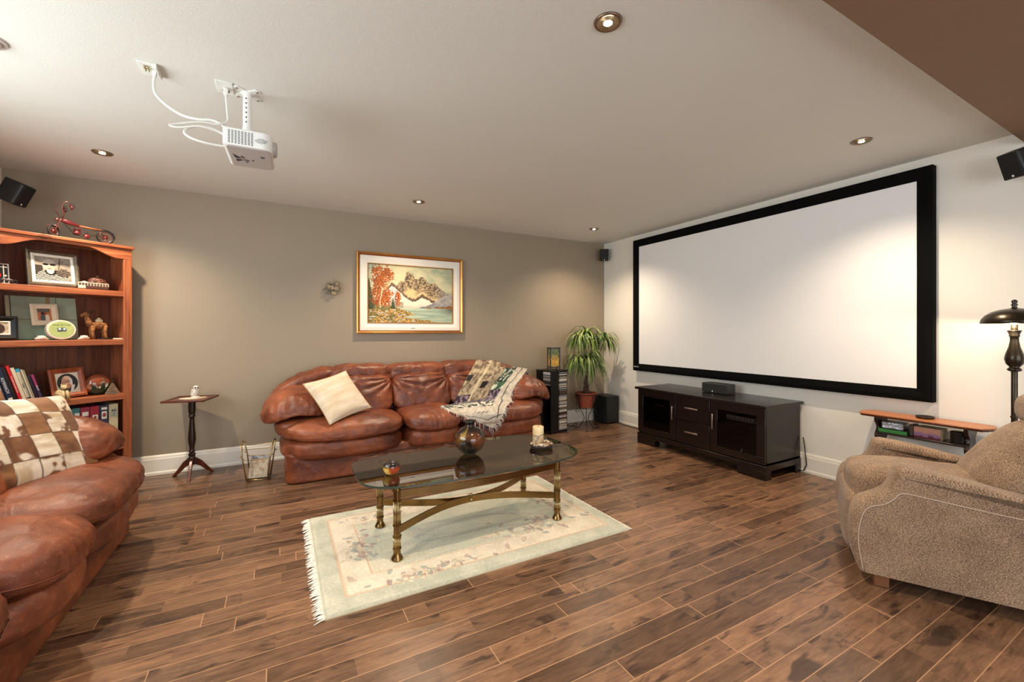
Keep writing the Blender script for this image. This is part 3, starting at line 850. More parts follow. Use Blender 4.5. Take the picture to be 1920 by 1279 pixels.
for k in range(3):
    a = R(-90 + 13 + 120 * k) if True else 0
    P = []
    m = MB(); prof = [(.015, .165), (.07, .120), (.12, .055), (.155, .012), (.165, .0), (.140, .0), (.105, .030), (.06, .075), (.015, .100)]
    v_ = [(x, -.011, z) for x, z in prof] + [(x, .011, z) for x, z in prof]; n = len(prof)
    m.add(v_, [tuple(range(n)), tuple(range(2 * n - 1, n - 1, -1))] + [(i, n + i, n + (i + 1) % n, (i + 1) % n) for i in range(n)], Matrix.Rotation(a, 4, 'Z'))
    m.build('leg', M_mahog, st, smooth='auto', bevel=.003)
M_lace = pm('cream_lace', srgb(222, 204, 176), .9, bmp=.6, bs=260)
m = MB(); m.prism([(.095 * math.cos(2 * PI * k / 48) * (1 + .04 * math.cos(k * PI)), .062 * math.sin(2 * PI * k / 48) * (1 + .05 * math.cos(k * PI))) for k in range(48)], 0, .003)
o = m.build('doily', M_lace, None); o.location = (-.635, 4.42, .6575); o.rotation_euler = (0, 0, R(8)); tag(o, 'cream crocheted doily lying on the pedestal table under the owl', 'doily')
ow = thing('owl_figurine', 'white owl figurine standing on the doily on the pedestal table', 'figurine', (-.620, 4.42, .6605), R(18))
M_porc = pm('white_porcelain', srgb(206, 200, 190), .35, bmp=.3, bs=90)
m = MB(); m.lathe([(0, 0), (.030, 0), (.032, .006), (.026, .012), (0, .014)], 20); m.build('base', M_porc, ow)
m = MB(); m.soft((0, 0, .045), (.024, .022, .038), 2.2, 14, lambda q, w: (w.x * (1 + .15 * (-q.z)) - .006 * (1 - q.z), w.y, w.z), None, .0015, 40); m.build('body', M_porc, ow)
m = MB(); m.soft((.004, -.002, .083), (.021, .020, .019), 2.3, 12); m.build('head', M_porc, ow)
for s in (-1, 1):
    m = MB(); m.soft((.004 + s * .009, -.021, .086), (.0062, .003, .0062), 2, 6); m.build('eye', pm('owl_eye_grey', srgb(70, 66, 62), .3), ow)
    m = MB(); m.soft((-.004 + s * .021, .004, .045), (.006, .017, .030), 2.2, 8, lambda q, w: (w.x, w.y + .014 * (-q.z), w.z)); m.build('wing', M_porc, ow)
m = MB(); m.tube([(.004, -.021, .081), (.004, -.025, .076)], [.003, .0006], 6); m.build('beak', pm('owl_beak_tan', srgb(180, 160, 130), .4), ow)

# ------------------------------------------------------------------ brass magazine rack
mr = thing('magazine_rack', 'V-shaped brass magazine rack on the floor left of the back sofa', 'magazine rack', (-.150, 4.085, 0), R(-10))
M_rack = pm('worn_brass_tube', srgb(176, 150, 100), .3, metal=.9, var=.2, vs_=30)
m = MB()
for sy in (-1, 1):
    y0, y1 = sy * .055, sy * .12
    m.tube([(-.075, y0, .012), (.075, y0, .012)], .006, 8)
for sx in (-1, 1): m.tube([(sx * .075, -.055, .012), (sx * .075, .055, .012)], .006, 8)
m.build('base_frame', M_rack, mr)
for sx in (-1, 1):
    for sy in (-1, 1):
        m = MB(); m.tube([(sx * .075, sy * .055, .012), (sx * .100, sy * .075, .20), (sx * .112, sy * .045, .30)], [.006, .005, .005], 8)
        m.soft((sx * .112, sy * .045, .307), (.008, .008, .008), 2, 5); m.soft((sx * .112, sy * .075, .215), (.007, .007, .007), 2, 5); m.build('upright', M_rack, mr)
    m = MB(); m.tube([(sx * .112, -.045, .30), (sx * .116, 0, .325), (sx * .112, .045, .30)], .004, 8); m.build('handle', M_rack, mr)
for sy in (-1, 1):
    for z, h in ((.20, .100), (.29, .110)):
        m = MB(); m.tube([(-h, sy * .070, z), (-h * .85, sy * .072, z - .022), (h * .85, sy * .072, z - .022), (h, sy * .070, z)], .0028, 6); m.build('rail', M_rack, mr)
def magpaint(seed, a, b):
    return lambda p, i: mixv(a, b, sstep(0, .25, fbm(p[0] * 30 + seed, p[1] * 10, p[2] * 30, 3)))
magM = vcol_mat('magazine_cover', .35, .4)
for k, (lab, a, b, tilt, z) in enumerate([('cream magazine leaning lowest in the brass rack', srgb(222, 210, 188), srgb(190, 160, 130), -24, .095), ('blue and white magazine lying at the back of the brass rack', srgb(206, 208, 212), srgb(70, 84, 120), -34, .115)]):
    m = MB(); m.grid(30, 40, lambda u, v: ((u - .5) * .135, -.003, (v - .5) * .15)); m.grid(30, 40, lambda u, v: ((u - .5) * .135, .003, (v - .5) * .15))
    m.box(-.0675, .0675, -.003, .003, -.075, .075)
    mg = m.build('magazine', magM, None, smooth=False, paint=magpaint(k * 5, a, b)); mg.location = (-.150 + .008 * k, 4.07 + k * .035, z); mg.rotation_euler = (R(tilt), 0, R(-10)); tag(mg, lab, 'magazine')

# ------------------------------------------------------------------ landscape painting
pt = thing('framed_painting', 'gold-framed landscape painting of mountains and an autumn tree above the back sofa', 'painting', (1.274, YB, 1.62))
PW, PH = 1.162, .848
def frame_ring(w0, h0, w1, h1, y0, y1, yb):
    """mitred frame: outer w0 x h0, inner w1 x h1, outer face depth y0, inner y1, back yb"""
    m = MB(); q = []
    for (w, h, y) in ((w0, h0, yb), (w0, h0, y0), ((w0 * .6 + w1 * .4), (h0 - (w0 - w1) * .4), min(y0, y1) - .004), (w1, h1, y1), (w1, h1, yb)):
        q.append([(-w / 2, y, -h / 2), (w / 2, y, -h / 2), (w / 2, y, h / 2), (-w / 2, y, h / 2)])
    v = [p for r in q for p in r]; n = len(q); f = []
    for i in range(n - 1):
        for k in range(4): f.append((i * 4 + k, i * 4 + (k + 1) % 4, i * 4 + 4 + (k + 1) % 4, i * 4 + 4 + k))
    m.add(v, f); return m
frame_ring(PW, PH, PW - .05, PH - .05, -.045, -.036, -.002).build('frame', M_gold, pt, smooth=False)
frame_ring(PW - .052, PH - .052, PW - .066, PH - .066, -.036, -.034, -.010).build('inner_edge', pm('red_brown_edge', srgb(140, 74, 44), .4), pt, smooth=False)
M_linen = pm('linen_mat', srgb(236, 230, 218), .85, bmp=.4, bs=500)
IW, IH = .935, .622
frame_ring(PW - .066, PH - .066, IW, IH, -.030, -.022, -.008).build('mat_border', M_linen, pt, smooth=False)
frame_ring(IW + .006, IH + .006, IW - .014, IH - .014, -.030, -.020, -.006).build('fillet', M_gold, pt, smooth=False)
random.seed(8)
def pl(P, x):
    for (x0, y0), (x1, y1) in zip(P[:-1], P[1:]):
        if x0 <= x <= x1: return y0 + (y1 - y0) * (x - x0) / (x1 - x0)
    return P[0][1] if x < P[0][0] else P[-1][1]
RIDGE = [(.18, .50), (.24, .56), (.33, .66), (.36, .73), (.40, .72), (.42, .80), (.435, .885), (.455, .90), (.47, .87), (.51, .86), (.53, .78), (.57, .77), (.60, .82), (.64, .81), (.68, .74), (.72, .70), (.77, .73), (.82, .66), (.87, .60), (.92, .55), (.97, .53), (1.0, .50)]
FORE = [(.20, .56), (.235, .64), (.265, .695), (.30, .66), (.34, .60), (.40, .52), (.45, .46), (.50, .425), (.54, .43), (.58, .47), (.615, .515), (.66, .48), (.72, .43), (.79, .39), (.80, .30)]
HILL = [(.58, .27), (.66, .30), (.74, .35), (.82, .43), (.90, .49), (1.0, .55)]
BANK = [(0, .32), (.25, .29), (.40, .275), (.46, .25), (.47, .20), (.56, .155), (.50, .12), (.42, .11), (.50, .08), (.62, .05), (.72, .02)]
def scenery(p, i):
    x = p[0] / IW + .5; y = p[2] / IH + .5
    n = fbm(x * 9, y * 9, 0, 5); nf = fbm(x * 45, y * 45, 2, 4)
    c = mixv(srgb(206, 198, 158), srgb(158, 166, 140), sstep(.35, 1.05, x + .35 * n + .15 * (y - .7)))
    c = mixv(c, srgb(222, 208, 168), .35 * sstep(.0, .4, fbm(x * 4, y * 7, 7)))
    c = mixv(c, srgb(150, 176, 160), .8 * sstep(.25, .0, x + .3 * n) * sstep(.5, .9, y))
    if y < pl(RIDGE, x) + .012 * fbm(x * 60, 1, 1) and x > .2:
        d = pl(RIDGE, x) - y
        rock = mixv(srgb(176, 152, 116), srgb(80, 66, 54), sstep(-.16, .16, nf + .5 * fbm(x * 30 - y * 6, y * 9, 1)))
        c = mixv(rock, srgb(216, 190, 138), sstep(.16, .34, d + .12 * n) * .85)
        c = mixv(c, srgb(150, 146, 140), sstep(.74, .95, x) * .6)
    f0 = pl(FORE, x)
    if .20 < x < .80 and y < f0 + .006 * nf * 4:
        d = f0 - y
        c = mixv(srgb(66, 52, 44), srgb(128, 102, 80), .5 + nf) if d < .045 + .03 * n else mixv(srgb(212, 206, 190), srgb(234, 222, 194), .5 + n + (y - .4))
        if x < .34 and d > .05: c = mixv(c, srgb(178, 184, 186), .6)
        c = mixv(c, srgb(150, 146, 150), sstep(.34, .27, y) * .4)
    if x > .58 and y < pl(HILL, x) + .01 * nf: c = mixv(srgb(112, 112, 118), srgb(172, 166, 156), .45 + n + .5 * (x - .8))
    if x > .66 and y < .27 + .10 * (x - .66) + .05 * fbm(x * 9, 4, 4): c = mixv(srgb(96, 76, 44), srgb(160, 104, 54), .5 + nf)
    if x < .40 and y < .36 + .02 * n and x > .28: c = mixv(srgb(130, 128, 122), srgb(170, 156, 130), .5 + n)
    if y < .262:
        c = mixv(srgb(136, 158, 140), srgb(186, 196, 170), .40 + .9 * fbm(x * 3, y * 26, 3) + .25 * sstep(.2, .262, y))
        if x > .78: c = mixv(c, srgb(84, 92, 78), sstep(.78, 1.0, x) * sstep(.10, .26, y))
    b1 = y < .31 - .10 * sstep(.2, .46, x) + .012 * nf and x < .46 + .03 * n
    b2 = x < .56 + .04 * n - abs(y - .155) * 3.2 and y < .26
    b3 = y < .17 - .20 * max(0, x - .05) + .01 * nf or (y < .085 - .11 * (x - .40) + .012 * nf and x < .72)
    if (b1 and (y > .10 or x < .4)) or b2 or b3:
        c = mixv(srgb(112, 88, 44), srgb(204, 164, 88), sstep(-.25, .25, nf)); c = mixv(c, srgb(92, 98, 52), sstep(-.05, .2, n) * .7 * (1 if x < .3 else .4))
        q = fbm(x * 22, y * 44, 9, 2)
        if q > .28: c = mixv(srgb(46, 40, 38), srgb(206, 200, 192), sstep(.33, .42, q))
    for (cx_, cy_, w_, h_) in ((.015, .50, .060, .27), (.278, .345, .026, .10)):
        t_ = (cy_ + h_ - y) / (2 * h_)
        if 0 < t_ < 1 and abs(x - cx_) < w_ * t_ * (1 + .6 * nf): c = mixv(srgb(34, 44, 32), srgb(84, 88, 50), .5 + nf)
    for (cx_, cy_, rx_, ry_) in ((.15, .80, .105, .16), (.20, .88, .07, .08), (.09, .86, .06, .10), (.245, .84, .05, .09), (.10, .55, .06, .17), (.20, .45, .065, .17), (.135, .66, .08, .13), (.335, .42, .032, .13), (.12, .38, .08, .10)):
        q = ((x - cx_) / rx_) ** 2 + ((y - cy_) / ry_) ** 2 + 1.5 * nf + .5 * n
        if q < .95 and y > .27: c = mixv(srgb(190, 106, 44), srgb(112, 54, 24), sstep(-.2, .25, fbm(x * 60, y * 60, 5, 3) - .2 * (x - cx_) / rx_))
    if abs(x - (.145 + .012 * math.sin(y * 14))) < .0045 and .25 < y < .62: c = srgb(216, 202, 172)
    return c
m = MB(); m.grid(300, 200, lambda u, v: ((u - .5) * IW, -.016, (v - .5) * IH)); m.build('canvas', M_art, pt, paint=scenery)
bxo('nameplate', (-.016, .026, -.033, -.028, -.372, -.364), M_text_k, pt, 0.0005)
# dried flower ornament
orn = thing('wall_ornament', 'small dried rose posy hanging on the taupe wall left of the landscape painting', 'ornament', (.475, YB, 1.66))
random.seed(21); M_dry = pm('dried_petals', srgb(176, 160, 132), .8, c2=srgb(110, 96, 74), vs_=40); M_dleaf = pm('dried_leaf', srgb(134, 128, 108), .8, c2=srgb(94, 86, 70), vs_=40)
m = MB(); m2 = MB()
for k in range(26):
    a = random.uniform(-.055, .06); b = random.uniform(-.07, .045); m2.soft((a, -.02 - random.uniform(0, .025), b + .0), (random.uniform(.012, .024), .004, random.uniform(.007, .012)), 2.3, 4, M=None)
for (a, b, r_) in ((-.02, -.01, .022), (.025, -.015, .022), (.0, -.06, .022), (.03, .03, .018), (-.045, .0, .018)):
    for q in range(6):
        g = q * 1.05; m.soft((a + r_ * .5 * math.cos(g), -.045 - .004 * (q % 2), b + r_ * .5 * math.sin(g)), (r_ * .55, .010, r_ * .55), 2.2, 5)
m2.build('leaves', M_dleaf, orn); m.build('flowers', M_dry, orn)
m = MB(); m.tube([(-.105, -.008, -.035), (-.04, -.018, .02), (.02, -.02, .06), (.045, -.015, .075)], .004, 6); m.tube([(-.06, -.01, .04), (.0, -.02, .02)], .003, 5); m.tube([(.01, -.02, .05), (.005, -.02, .095)], .002, 5); m.build('twig', M_dry, orn)
# ------------------------------------------------------------------ pine bookcase across the corner
BA = math.atan2(.599, .8005)
BO = Vector((-1.650, 3.938, 0))
BM = Matrix.Translation(BO) @ Matrix.Rotation(BA, 4, 'Z')
BWd, BD = .78, .275
bk = thing('bookcase', 'tall reddish pine bookcase standing across the left back corner, holding books and photographs', 'bookcase', BO, BA)
SH = [1.530, 1.155, .730, .345]
for x0 in (0, BWd - .024): bxo('side_panel', (x0, x0 + .024, .018, BD, 0, 1.862), M_pinev, bk, .0015)
for x0 in (0, BWd - .052): bxo('stile', (x0, x0 + .052, 0, .020, 0, 1.78), M_pinev, bk, .002)
bxo('back_panel', (.02, BWd - .02, BD - .010, BD, .06, 1.86), M_pineback, bk, 0)
bxo('top', (-.012, BWd + .012, -.014, BD, 1.862, 1.885), M_pine, bk, .004)
for z in SH: bxo('shelf', (.024, BWd - .024, .002, BD - .010, z - .042, z), M_pine, bk, .003)
bxo('plinth', (.052, BWd - .052, 0, .02, .0, .07), M_pine, bk, .002)
m = MB(); up = [(0, 1.862), (BWd, 1.862)]; lowr = []
for i in range(41):
    x = BWd - BWd * i / 40; s_ = abs(x - BWd / 2) / (BWd / 2)
    z = 1.842 - .060 * sstep(.30, .78, s_) - .006 * (s_ > .9); lowr.append((x, z))
P = up + lowr; n = len(P); v = [(x, 0, z) for x, z in P] + [(x, .02, z) for x, z in P]
m.add(v, [tuple(range(n)), tuple(range(2 * n - 1, n - 1, -1))] + [(i, n + i, n + (i + 1) % n, (i + 1) % n) for i in range(n)])
m.build('valance', M_pine, bk, smooth='auto', bevel=.002)

def bl(x, y, z): return BM @ Vector((x, y, z))
def bthing(name, label, cat, x, y, z, rot=(0, 0, 0), group=None):
    M = BM @ Matrix.Translation((x, y, z + .001)) @ Euler(rot).to_matrix().to_4x4()
    t = thing(name, label, cat, M.translation, group=group); t.rotation_euler = M.to_euler(); return t
def photo_frame(name, label, x, y, z, w, h, fw, fd, mf, paint, lean=10, yaw=0, mat_w=0, matm=None, roll=0, res=90, glass=True):
    """x,y,z: centre of the bottom front edge; leans back"""
    t = bthing(name, label, 'picture frame', x, y, z, (R(-lean), R(roll), R(yaw)))
    T = Matrix.Translation((0, 0, h / 2))
    frame_ring(w, h, w - 2 * fw, h - 2 * fw, -fd, -fd * .6, 0).build('frame', mf, t, smooth=False, M=T)
    iw, ih = w - 2 * fw, h - 2 * fw
    if mat_w: frame_ring(iw, ih, iw - 2 * mat_w, ih - 2 * mat_w, -fd * .70, -fd * .66, -fd * .2).build('mat_border', matm or M_paper, t, smooth=False, M=T)
    iw -= 2 * mat_w * .95; ih -= 2 * mat_w * .95
    m = MB(); m.grid(res, int(res * ih / iw), lambda u, v: ((u - .5) * iw, -fd * .50, (v - .5) * ih))
    m.build('photograph', M_photo, t, paint=lambda p, i: paint(p[0] / iw + .5, p[2] / ih + .5), M=T)
    m = MB(); m.box(-iw / 2 - .004, iw / 2 + .004, -fd * .3, 0, -ih / 2 - .004, ih / 2 + .004); m.build('backing', M_text_k, t, smooth=False, M=T)
    return t
def ell(x, y, cx, cy, rx, ry): return ((x - cx) / rx) ** 2 + ((y - cy) / ry) ** 2
def bw_portrait(x, y):
    c = srgb(170, 158, 142); c = mixv(c, srgb(124, 114, 102), .5 + .6 * fbm(x * 6, y * 6))
    if x > .62 and y > .4: c = mixv(c, srgb(120, 112, 100), .4 if int(y * 18) % 2 else .1)
    if abs(x - .66 - (y - .6) * .1) < .012 and y > .5: c = srgb(50, 46, 42)
    if y < .62 and x < .22: c = srgb(60, 54, 48)
    if ell(x, y, .47, .12, .46, .34) < 1:
        c = srgb(196, 190, 180) if math.sin((y + .25 * (x - .5) ** 2 * 4) * 95) > 0 else srgb(30, 28, 26)
        if ell(x, y, .43, .40, .17, .16) < 1: c = srgb(40, 36, 34)
        if ell(x, y, .42, .42, .10, .13) < 1: c = srgb(214, 202, 186)
    if ell(x, y, .78, .36, .20, .16) < 1.1 + .5 * fbm(x * 12, y * 12): c = mixv(srgb(50, 44, 40), srgb(110, 98, 88), .5 + fbm(x * 20, y * 20))
    if ell(x, y, .40, .66, .20, .24) < 1:
        c = mixv(srgb(184, 168, 152), srgb(132, 116, 102), sstep(.4, .65, x) * .7)
        if y > .78: c = srgb(180, 170, 158)
        for ex in (.30, .49):
            if ell(x, y, ex, .68, .088, .045) < 1: c = srgb(12, 11, 10)
        if abs(y - .70) < .012: c = srgb(30, 26, 24)
        if ell(x, y, .39, .58, .03, .04) < 1: c = srgb(190, 170, 152)
        if ell(x, y, .40, .505, .06, .018) < 1: c = srgb(120, 90, 80)
    return c
def man_portrait(x, y):
    c = srgb(206, 194, 176)
    if ell(x, y, .5, .5, .46, .46) < 1:
        c = srgb(44, 42, 40)
        if ell(x, y, .62, .10, .40, .24) < 1: c = srgb(54, 52, 52)
        if abs(x - .68 - (y - .2) * .3) < .07 and y < .38: c = srgb(210, 204, 196)
        if ell(x, y, .48, .54, .24, .32) < 1:
            c = mixv(srgb(214, 160, 128), srgb(176, 118, 90), .4 + fbm(x * 8, y * 8))
            if y > .70: c = mixv(c, srgb(222, 196, 172), .4)
            if ell(x, y, .68, .62, .10, .22) < 1: c = srgb(206, 200, 192)
            for ex in (.36, .54):
                q = ell(x, y, ex, .56, .085, .055)
                if .6 < q < 1.1: c = srgb(90, 70, 60)
                if ell(x, y, ex, .56, .03, .015) < 1: c = srgb(60, 44, 38)
            if ell(x, y, .43, .48, .03, .05) < 1: c = srgb(190, 126, 98)
            if ell(x, y, .44, .37, .09, .025) < 1: c = srgb(150, 80, 70)
            if ell(x, y, .44, .375, .06, .010) < 1: c = srgb(230, 220, 210)
    return c
def two_people(x, y):
    c = mixv(srgb(116, 90, 74), srgb(176, 104, 70), sstep(.75, .55, y))
    if y > .72: c = srgb(96, 84, 74)
    if ell(x, y, .36, .22, .17, .34) < 1: c = srgb(70, 78, 84)
    if ell(x, y, .68, .2, .15, .32) < 1: c = srgb(206, 186, 158)
    if ell(x, y, .38, .60, .13, .14) < 1: c = srgb(60, 30, 26)
    if ell(x, y, .60, .58, .09, .10) < 1: c = srgb(140, 66, 50)
    if x > .88: c = srgb(186, 112, 74)
    return c
def dark_portrait(x, y):
    c = mixv(srgb(200, 184, 162), srgb(160, 144, 124), .5 + fbm(x * 5, y * 5))
    if ell(x, y, .35, .45, .42, .45) < 1: c = mixv(srgb(84, 64, 54), srgb(52, 40, 36), .5 + fbm(x * 10, y * 10))
    return c
M_pewter = pm('pewter_frame', srgb(120, 108, 92), .3, metal=.7, var=.35, vs_=20)
M_frwood = wood_mat('red_wood_frame', srgb(120, 52, 24), srgb(152, 72, 36), srgb(172, 92, 50), (10, 10, 2), .35, knots=False)
photo_frame('framed_picture', 'large pewter frame with a black and white photo of a person in sunglasses', .365, .085, SH[0] + .002, .272, .255, .024, .020, M_pewter, bw_portrait, 9, 3, .018)
photo_frame('framed_picture', 'thin white-edged picture with a red shape at the left end of the top shelf', .100, .10, SH[0] + .002, .110, .135, .005, .008, M_white, lambda x, y: mixv(srgb(24, 22, 24), srgb(200, 196, 190), .9 if (abs(x - .82) < .02 or abs(y - .86) < .02 or ell(x, y, .9, .4, .05, .05) < 1) else 0) if ell(x, y, .42, .42, .28, .22) > 1 else srgb(176, 22, 30), 8, 0)
# toy motorcycle, streetcar, carved mask
tm = bthing('toy_motorcycle', 'tiny dark toy motorcycle standing in front of the red picture on the top shelf', 'toy', .130, .045, SH[0])
for x in (-.030, .032):
    m = MB(); m.tube([(x + .012 * math.cos(2 * PI * k / 16), 0, .0145 + .012 * math.sin(2 * PI * k / 16)) for k in range(16)], .003, 6, closed=True); m.build('wheel', M_black, tm)
m = MB(); m.soft((0, 0, .026), (.026, .006, .007), 2.4, 6); m.tube([(-.03, 0, .014), (-.018, 0, .038), (-.010, 0, .042)], .002, 5); m.tube([(.0, 0, .024), (.032, 0, .014)], .002, 5); m.build('body', pm('toy_grey', srgb(90, 80, 76), .3), tm)
sc = bthing('toy_streetcar', 'small cream model streetcar on the top shelf, in front of the carved mask', 'toy', .565, .055, SH[0], (0, 0, R(-6)))
M_scw = pm('model_cream', srgb(220, 200, 170), .5); M_scd = pm('model_dark', srgb(70, 40, 30), .5)
m = MB(); m.box(-.085, .085, -.018, .018, .006, .026); m.build('car_body', M_scd, sc, smooth='auto', bevel=.001)
m = MB(); m.box(-.085, .085, -.020, .020, .044, .049); m.box(-.068, -.030, -.012, .012, .049, .055); m.prism([(-.058, -.010), (-.040, -.010), (-.049, 0)], .055, .060); m.build('roof', M_scw, sc, smooth='auto', bevel=.0015)
m = MB()
for k in range(11):
    x = -.083 + k * .0166; m.box(x - .002, x + .002, -.018, -.014, .026, .044); m.box(x - .002, x + .002, .014, .018, .026, .044)
m.box(-.085, -.045, -.0195, -.016, .006, .028); m.build('window_posts', M_scw, sc, smooth=False)
for k in range(4):
    m = MB(); m.tube([(-.06 + k * .04, -.014, .006), (-.06 + k * .04, .014, .006)], .006, 12); m.build('wheel', M_black, sc)
mk = bthing('carved_mask', 'brown carved wooden mask leaning behind the model streetcar on the top shelf', 'ornament', .628, .135, SH[0], (R(-12), 0, 0))
M_mask = pm('carved_brown', srgb(112, 70, 54), .4, var=.3, vs_=15)
m = MB(); m.soft((0, 0, .056), (.062, .028, .056), 2.2, 26, lambda q, w: (w.x, w.y - (.010 * math.exp(-(q.x / .16) ** 2) * (abs(q.z) < .4) + .006 * (abs(q.z - .45) < .1)) * (q.y < 0), w.z)); m.build('face', M_mask, mk)
for s in (-1, 1):
    m = MB(); m.soft((s * .022, -.027, .066), (.013, .006, .005), 2.2, 6); m.build('eyelid', M_mask, mk)
m = MB(); m.soft((0, -.030, .030), (.018, .007, .006), 2.2, 6); m.build('lips', M_mask, mk)
m = MB(); m.soft((0, -.010, .112), (.010, .010, .010), 2.2, 6); m.build('topknot', M_mask, mk)
# second shelf
pb = bthing('wood_board', 'pale green painted board made of joined planks leaning at the back of the second shelf', 'board', .352, .190, SH[1] + .002, (R(-11), 0, 0))
def planks(p, i):
    x = p[0] / .36 + .5; y = p[2] / .312
    c = mixv(srgb(150, 154, 126), srgb(156, 164, 146), .5 + fbm(x * 4, y * 4)); c = mixv(c, srgb(142, 178, 156), sstep(.55, .1, y) * .6 * (x < .75))
    if x < .06: c = srgb(168, 158, 128)
    if .545 < x < .61 and y > .45: c = srgb(146, 120, 84)
    for L in ((x, .06, y), (x, .70, 1 if y > .47 else 9), (y, .47, x)):
        if abs(L[0] - L[1]) < .007 and L[2] != 9: c = srgb(66, 60, 44)
    return c
m = MB(); m.grid(120, 90, lambda u, v: ((u - .5) * .36, -.008, v * .312)); m.box(-.18, .18, -.0075, .008, 0, .312); m.build('planks', vcol_mat('painted_boards', .6, .3), pb, smooth=False, paint=planks)
photo_frame('matted_picture', 'small photo of two people in a wide cream mat, leaning against the pale green board', .345, .150, SH[1] + .105, .140, .155, .034, .004, pm('cream_card', srgb(214, 190, 162), .8), two_people, 11, 0, roll=-2)
photo_frame('framed_picture', 'wide black picture frame with a dark portrait at the left end of the second shelf', .112, .075, SH[1] + .002, .150, .160, .034, .012, M_blackgloss, dark_portrait, 4, 0, .010)
tn = bthing('oval_tin', 'green and cream oval tin with an owl picture standing on edge on the second shelf', 'tin', .392, .065, SH[1] + .071, (R(-8), 0, 0))
M_tincream = pm('cream_tin', srgb(204, 192, 174), .35)
def ovl(a, b, n=48): return [(a * math.cos(2 * PI * k / n), b * math.sin(2 * PI * k / n)) for k in range(n)]
RXm = Matrix.Rotation(PI / 2, 4, 'X')
m = MB(); m.prism(ovl(.078, .070), -.018, .018, RXm); m.build('case', M_tincream, tn, smooth='auto', bevel=.004)
m = MB(); m.prism(ovl(.066, .058), .018, .0195, RXm); m.build('lid_label', pm('lime_label', srgb(146, 160, 98), .4, c2=srgb(164, 172, 114), vs_=30), tn, smooth='auto')
M_ogrey = pm('owl_print_grey', srgb(66, 74, 78), .5); M_olt = pm('owl_print_light', srgb(180, 196, 196), .5)
m = MB(); m.prism([(-.024, .012), (.016, .016), (.026, .004), (.022, -.012), (-.022, -.016)], .0195, .0205, RXm); pr = m.build('owl_print', M_ogrey, tn, smooth=False)
m = MB()
for cx_ in (-.011, .013): m.prism([(cx_ + .0075 * math.cos(k * PI / 8), .004 + .0075 * math.sin(k * PI / 8)) for k in range(16)], .0205, .021, RXm)
m.build('owl_eyes', M_olt, pr, smooth=False)
text_obj('Happy Birthday', .0155, pm('dark_green_ink', srgb(74, 96, 48), .5), tn, (0, -.0197, .034), (PI / 2, 0, 0), 'lettering', .0003)
def shell(label, x, y, sc_, rz_):
    t = bthing('seashell', label, 'seashell', x, y, SH[1], (0, 0, R(rz_)))
    P = [(-.034, 0, .008), (-.022, 0, .012), (-.008, 0, .017), (.004, 0, .017), (.016, 0, .012), (.028, 0, .007), (.038, 0, .004)]
    m = MB(); m.tube([tuple(c * sc_ for c in q) for q in P], [r_ * sc_ for r_ in (.004, .010, .015, .016, .011, .006, .002)], 14)
    for k in range(6):
        g = k; m.soft(((-.02 + .007 * k) * sc_, -.004 * sc_, .024 * sc_), (.004 * sc_, .004 * sc_, .007 * sc_), 2, 4)
    m.build('shell_body', pm('shell_pink_white', srgb(228, 204, 190), .35, c2=srgb(206, 168, 150), vs_=40), t)
shell('white seashell on the second shelf, left of the oval tin', .290, .045, 1.0, 4); shell('white seashell on the second shelf, between the oval tin and the straw camel', .510, .045, 1.0, -172)
cm = bthing('straw_camel', 'woven straw camel figure standing at the right of the second shelf', 'figurine', .600, .10, SH[1], (0, 0, R(8)))
M_straw = pm('woven_straw', srgb(170, 112, 58), .8, c2=srgb(110, 64, 32), vs_=60, bmp=1.0, bs=140, bd=.01)
m = MB(); m.soft((.012, 0, .108), (.056, .028, .026), 2.4, 20, None, None, .004, 60); m.build('body', M_straw, cm)
m = MB(); m.tube([(-.030, 0, .105), (-.048, 0, .135), (-.055, 0, .165), (-.056, 0, .190)], [.022, .019, .015, .014], 12); m.build('neck', M_straw, cm)
m = MB(); m.tube([(-.048, 0, .196), (-.068, 0, .190), (-.088, 0, .178), (-.094, 0, .174)], [.013, .014, .011, .006], 10)
m.build('head', M_straw, cm)
for (x, y) in ((-.028, -.017), (-.022, .017), (.050, -.017), (.054, .017)):
    m = MB(); m.tube([(x, y, .105), (x - .004, y, .06), (x, y, .03), (x + .004, y, .0)], [.014, .011, .009, .011], 10); m.build('leg', M_straw, cm)
m = MB(); m.soft((.020, 0, .142), (.022, .018, .016), 2.2, 10, None, None, .004, 80); m.soft((.018, 0, .158), (.010, .010, .008), 2, 6); m.build('saddle', pm('saddle_cream', srgb(206, 184, 146), .9, bmp=.8, bs=120), cm)
m = MB()
random.seed(2)
for k in range(14): m.tube([(-.050 + .002 * k, random.uniform(-.006, .006), .195), (-.046 + .003 * k, random.uniform(-.01, .01), .195 + random.uniform(.015, .035))], .0008, 4)
m.build('tuft', M_text_k, cm)
o = bthing('phone', 'slim black handset lying in front of the straw camel on the second shelf', 'phone', .630, .045, SH[1]); bxo('casing', (-.045, .045, -.012, .012, 0, .010), M_blackgloss, o, .002)
o = bthing('paper_stack', 'small stack of white papers at the right end of the second shelf', 'papers', .695, .10, SH[1]); 
for k in range(3): bxo('sheet', (-.045 + .004 * k, .050, -.05, .045 - .004 * k, .003 * k, .003 * k + .0025), M_paper, o, 0)
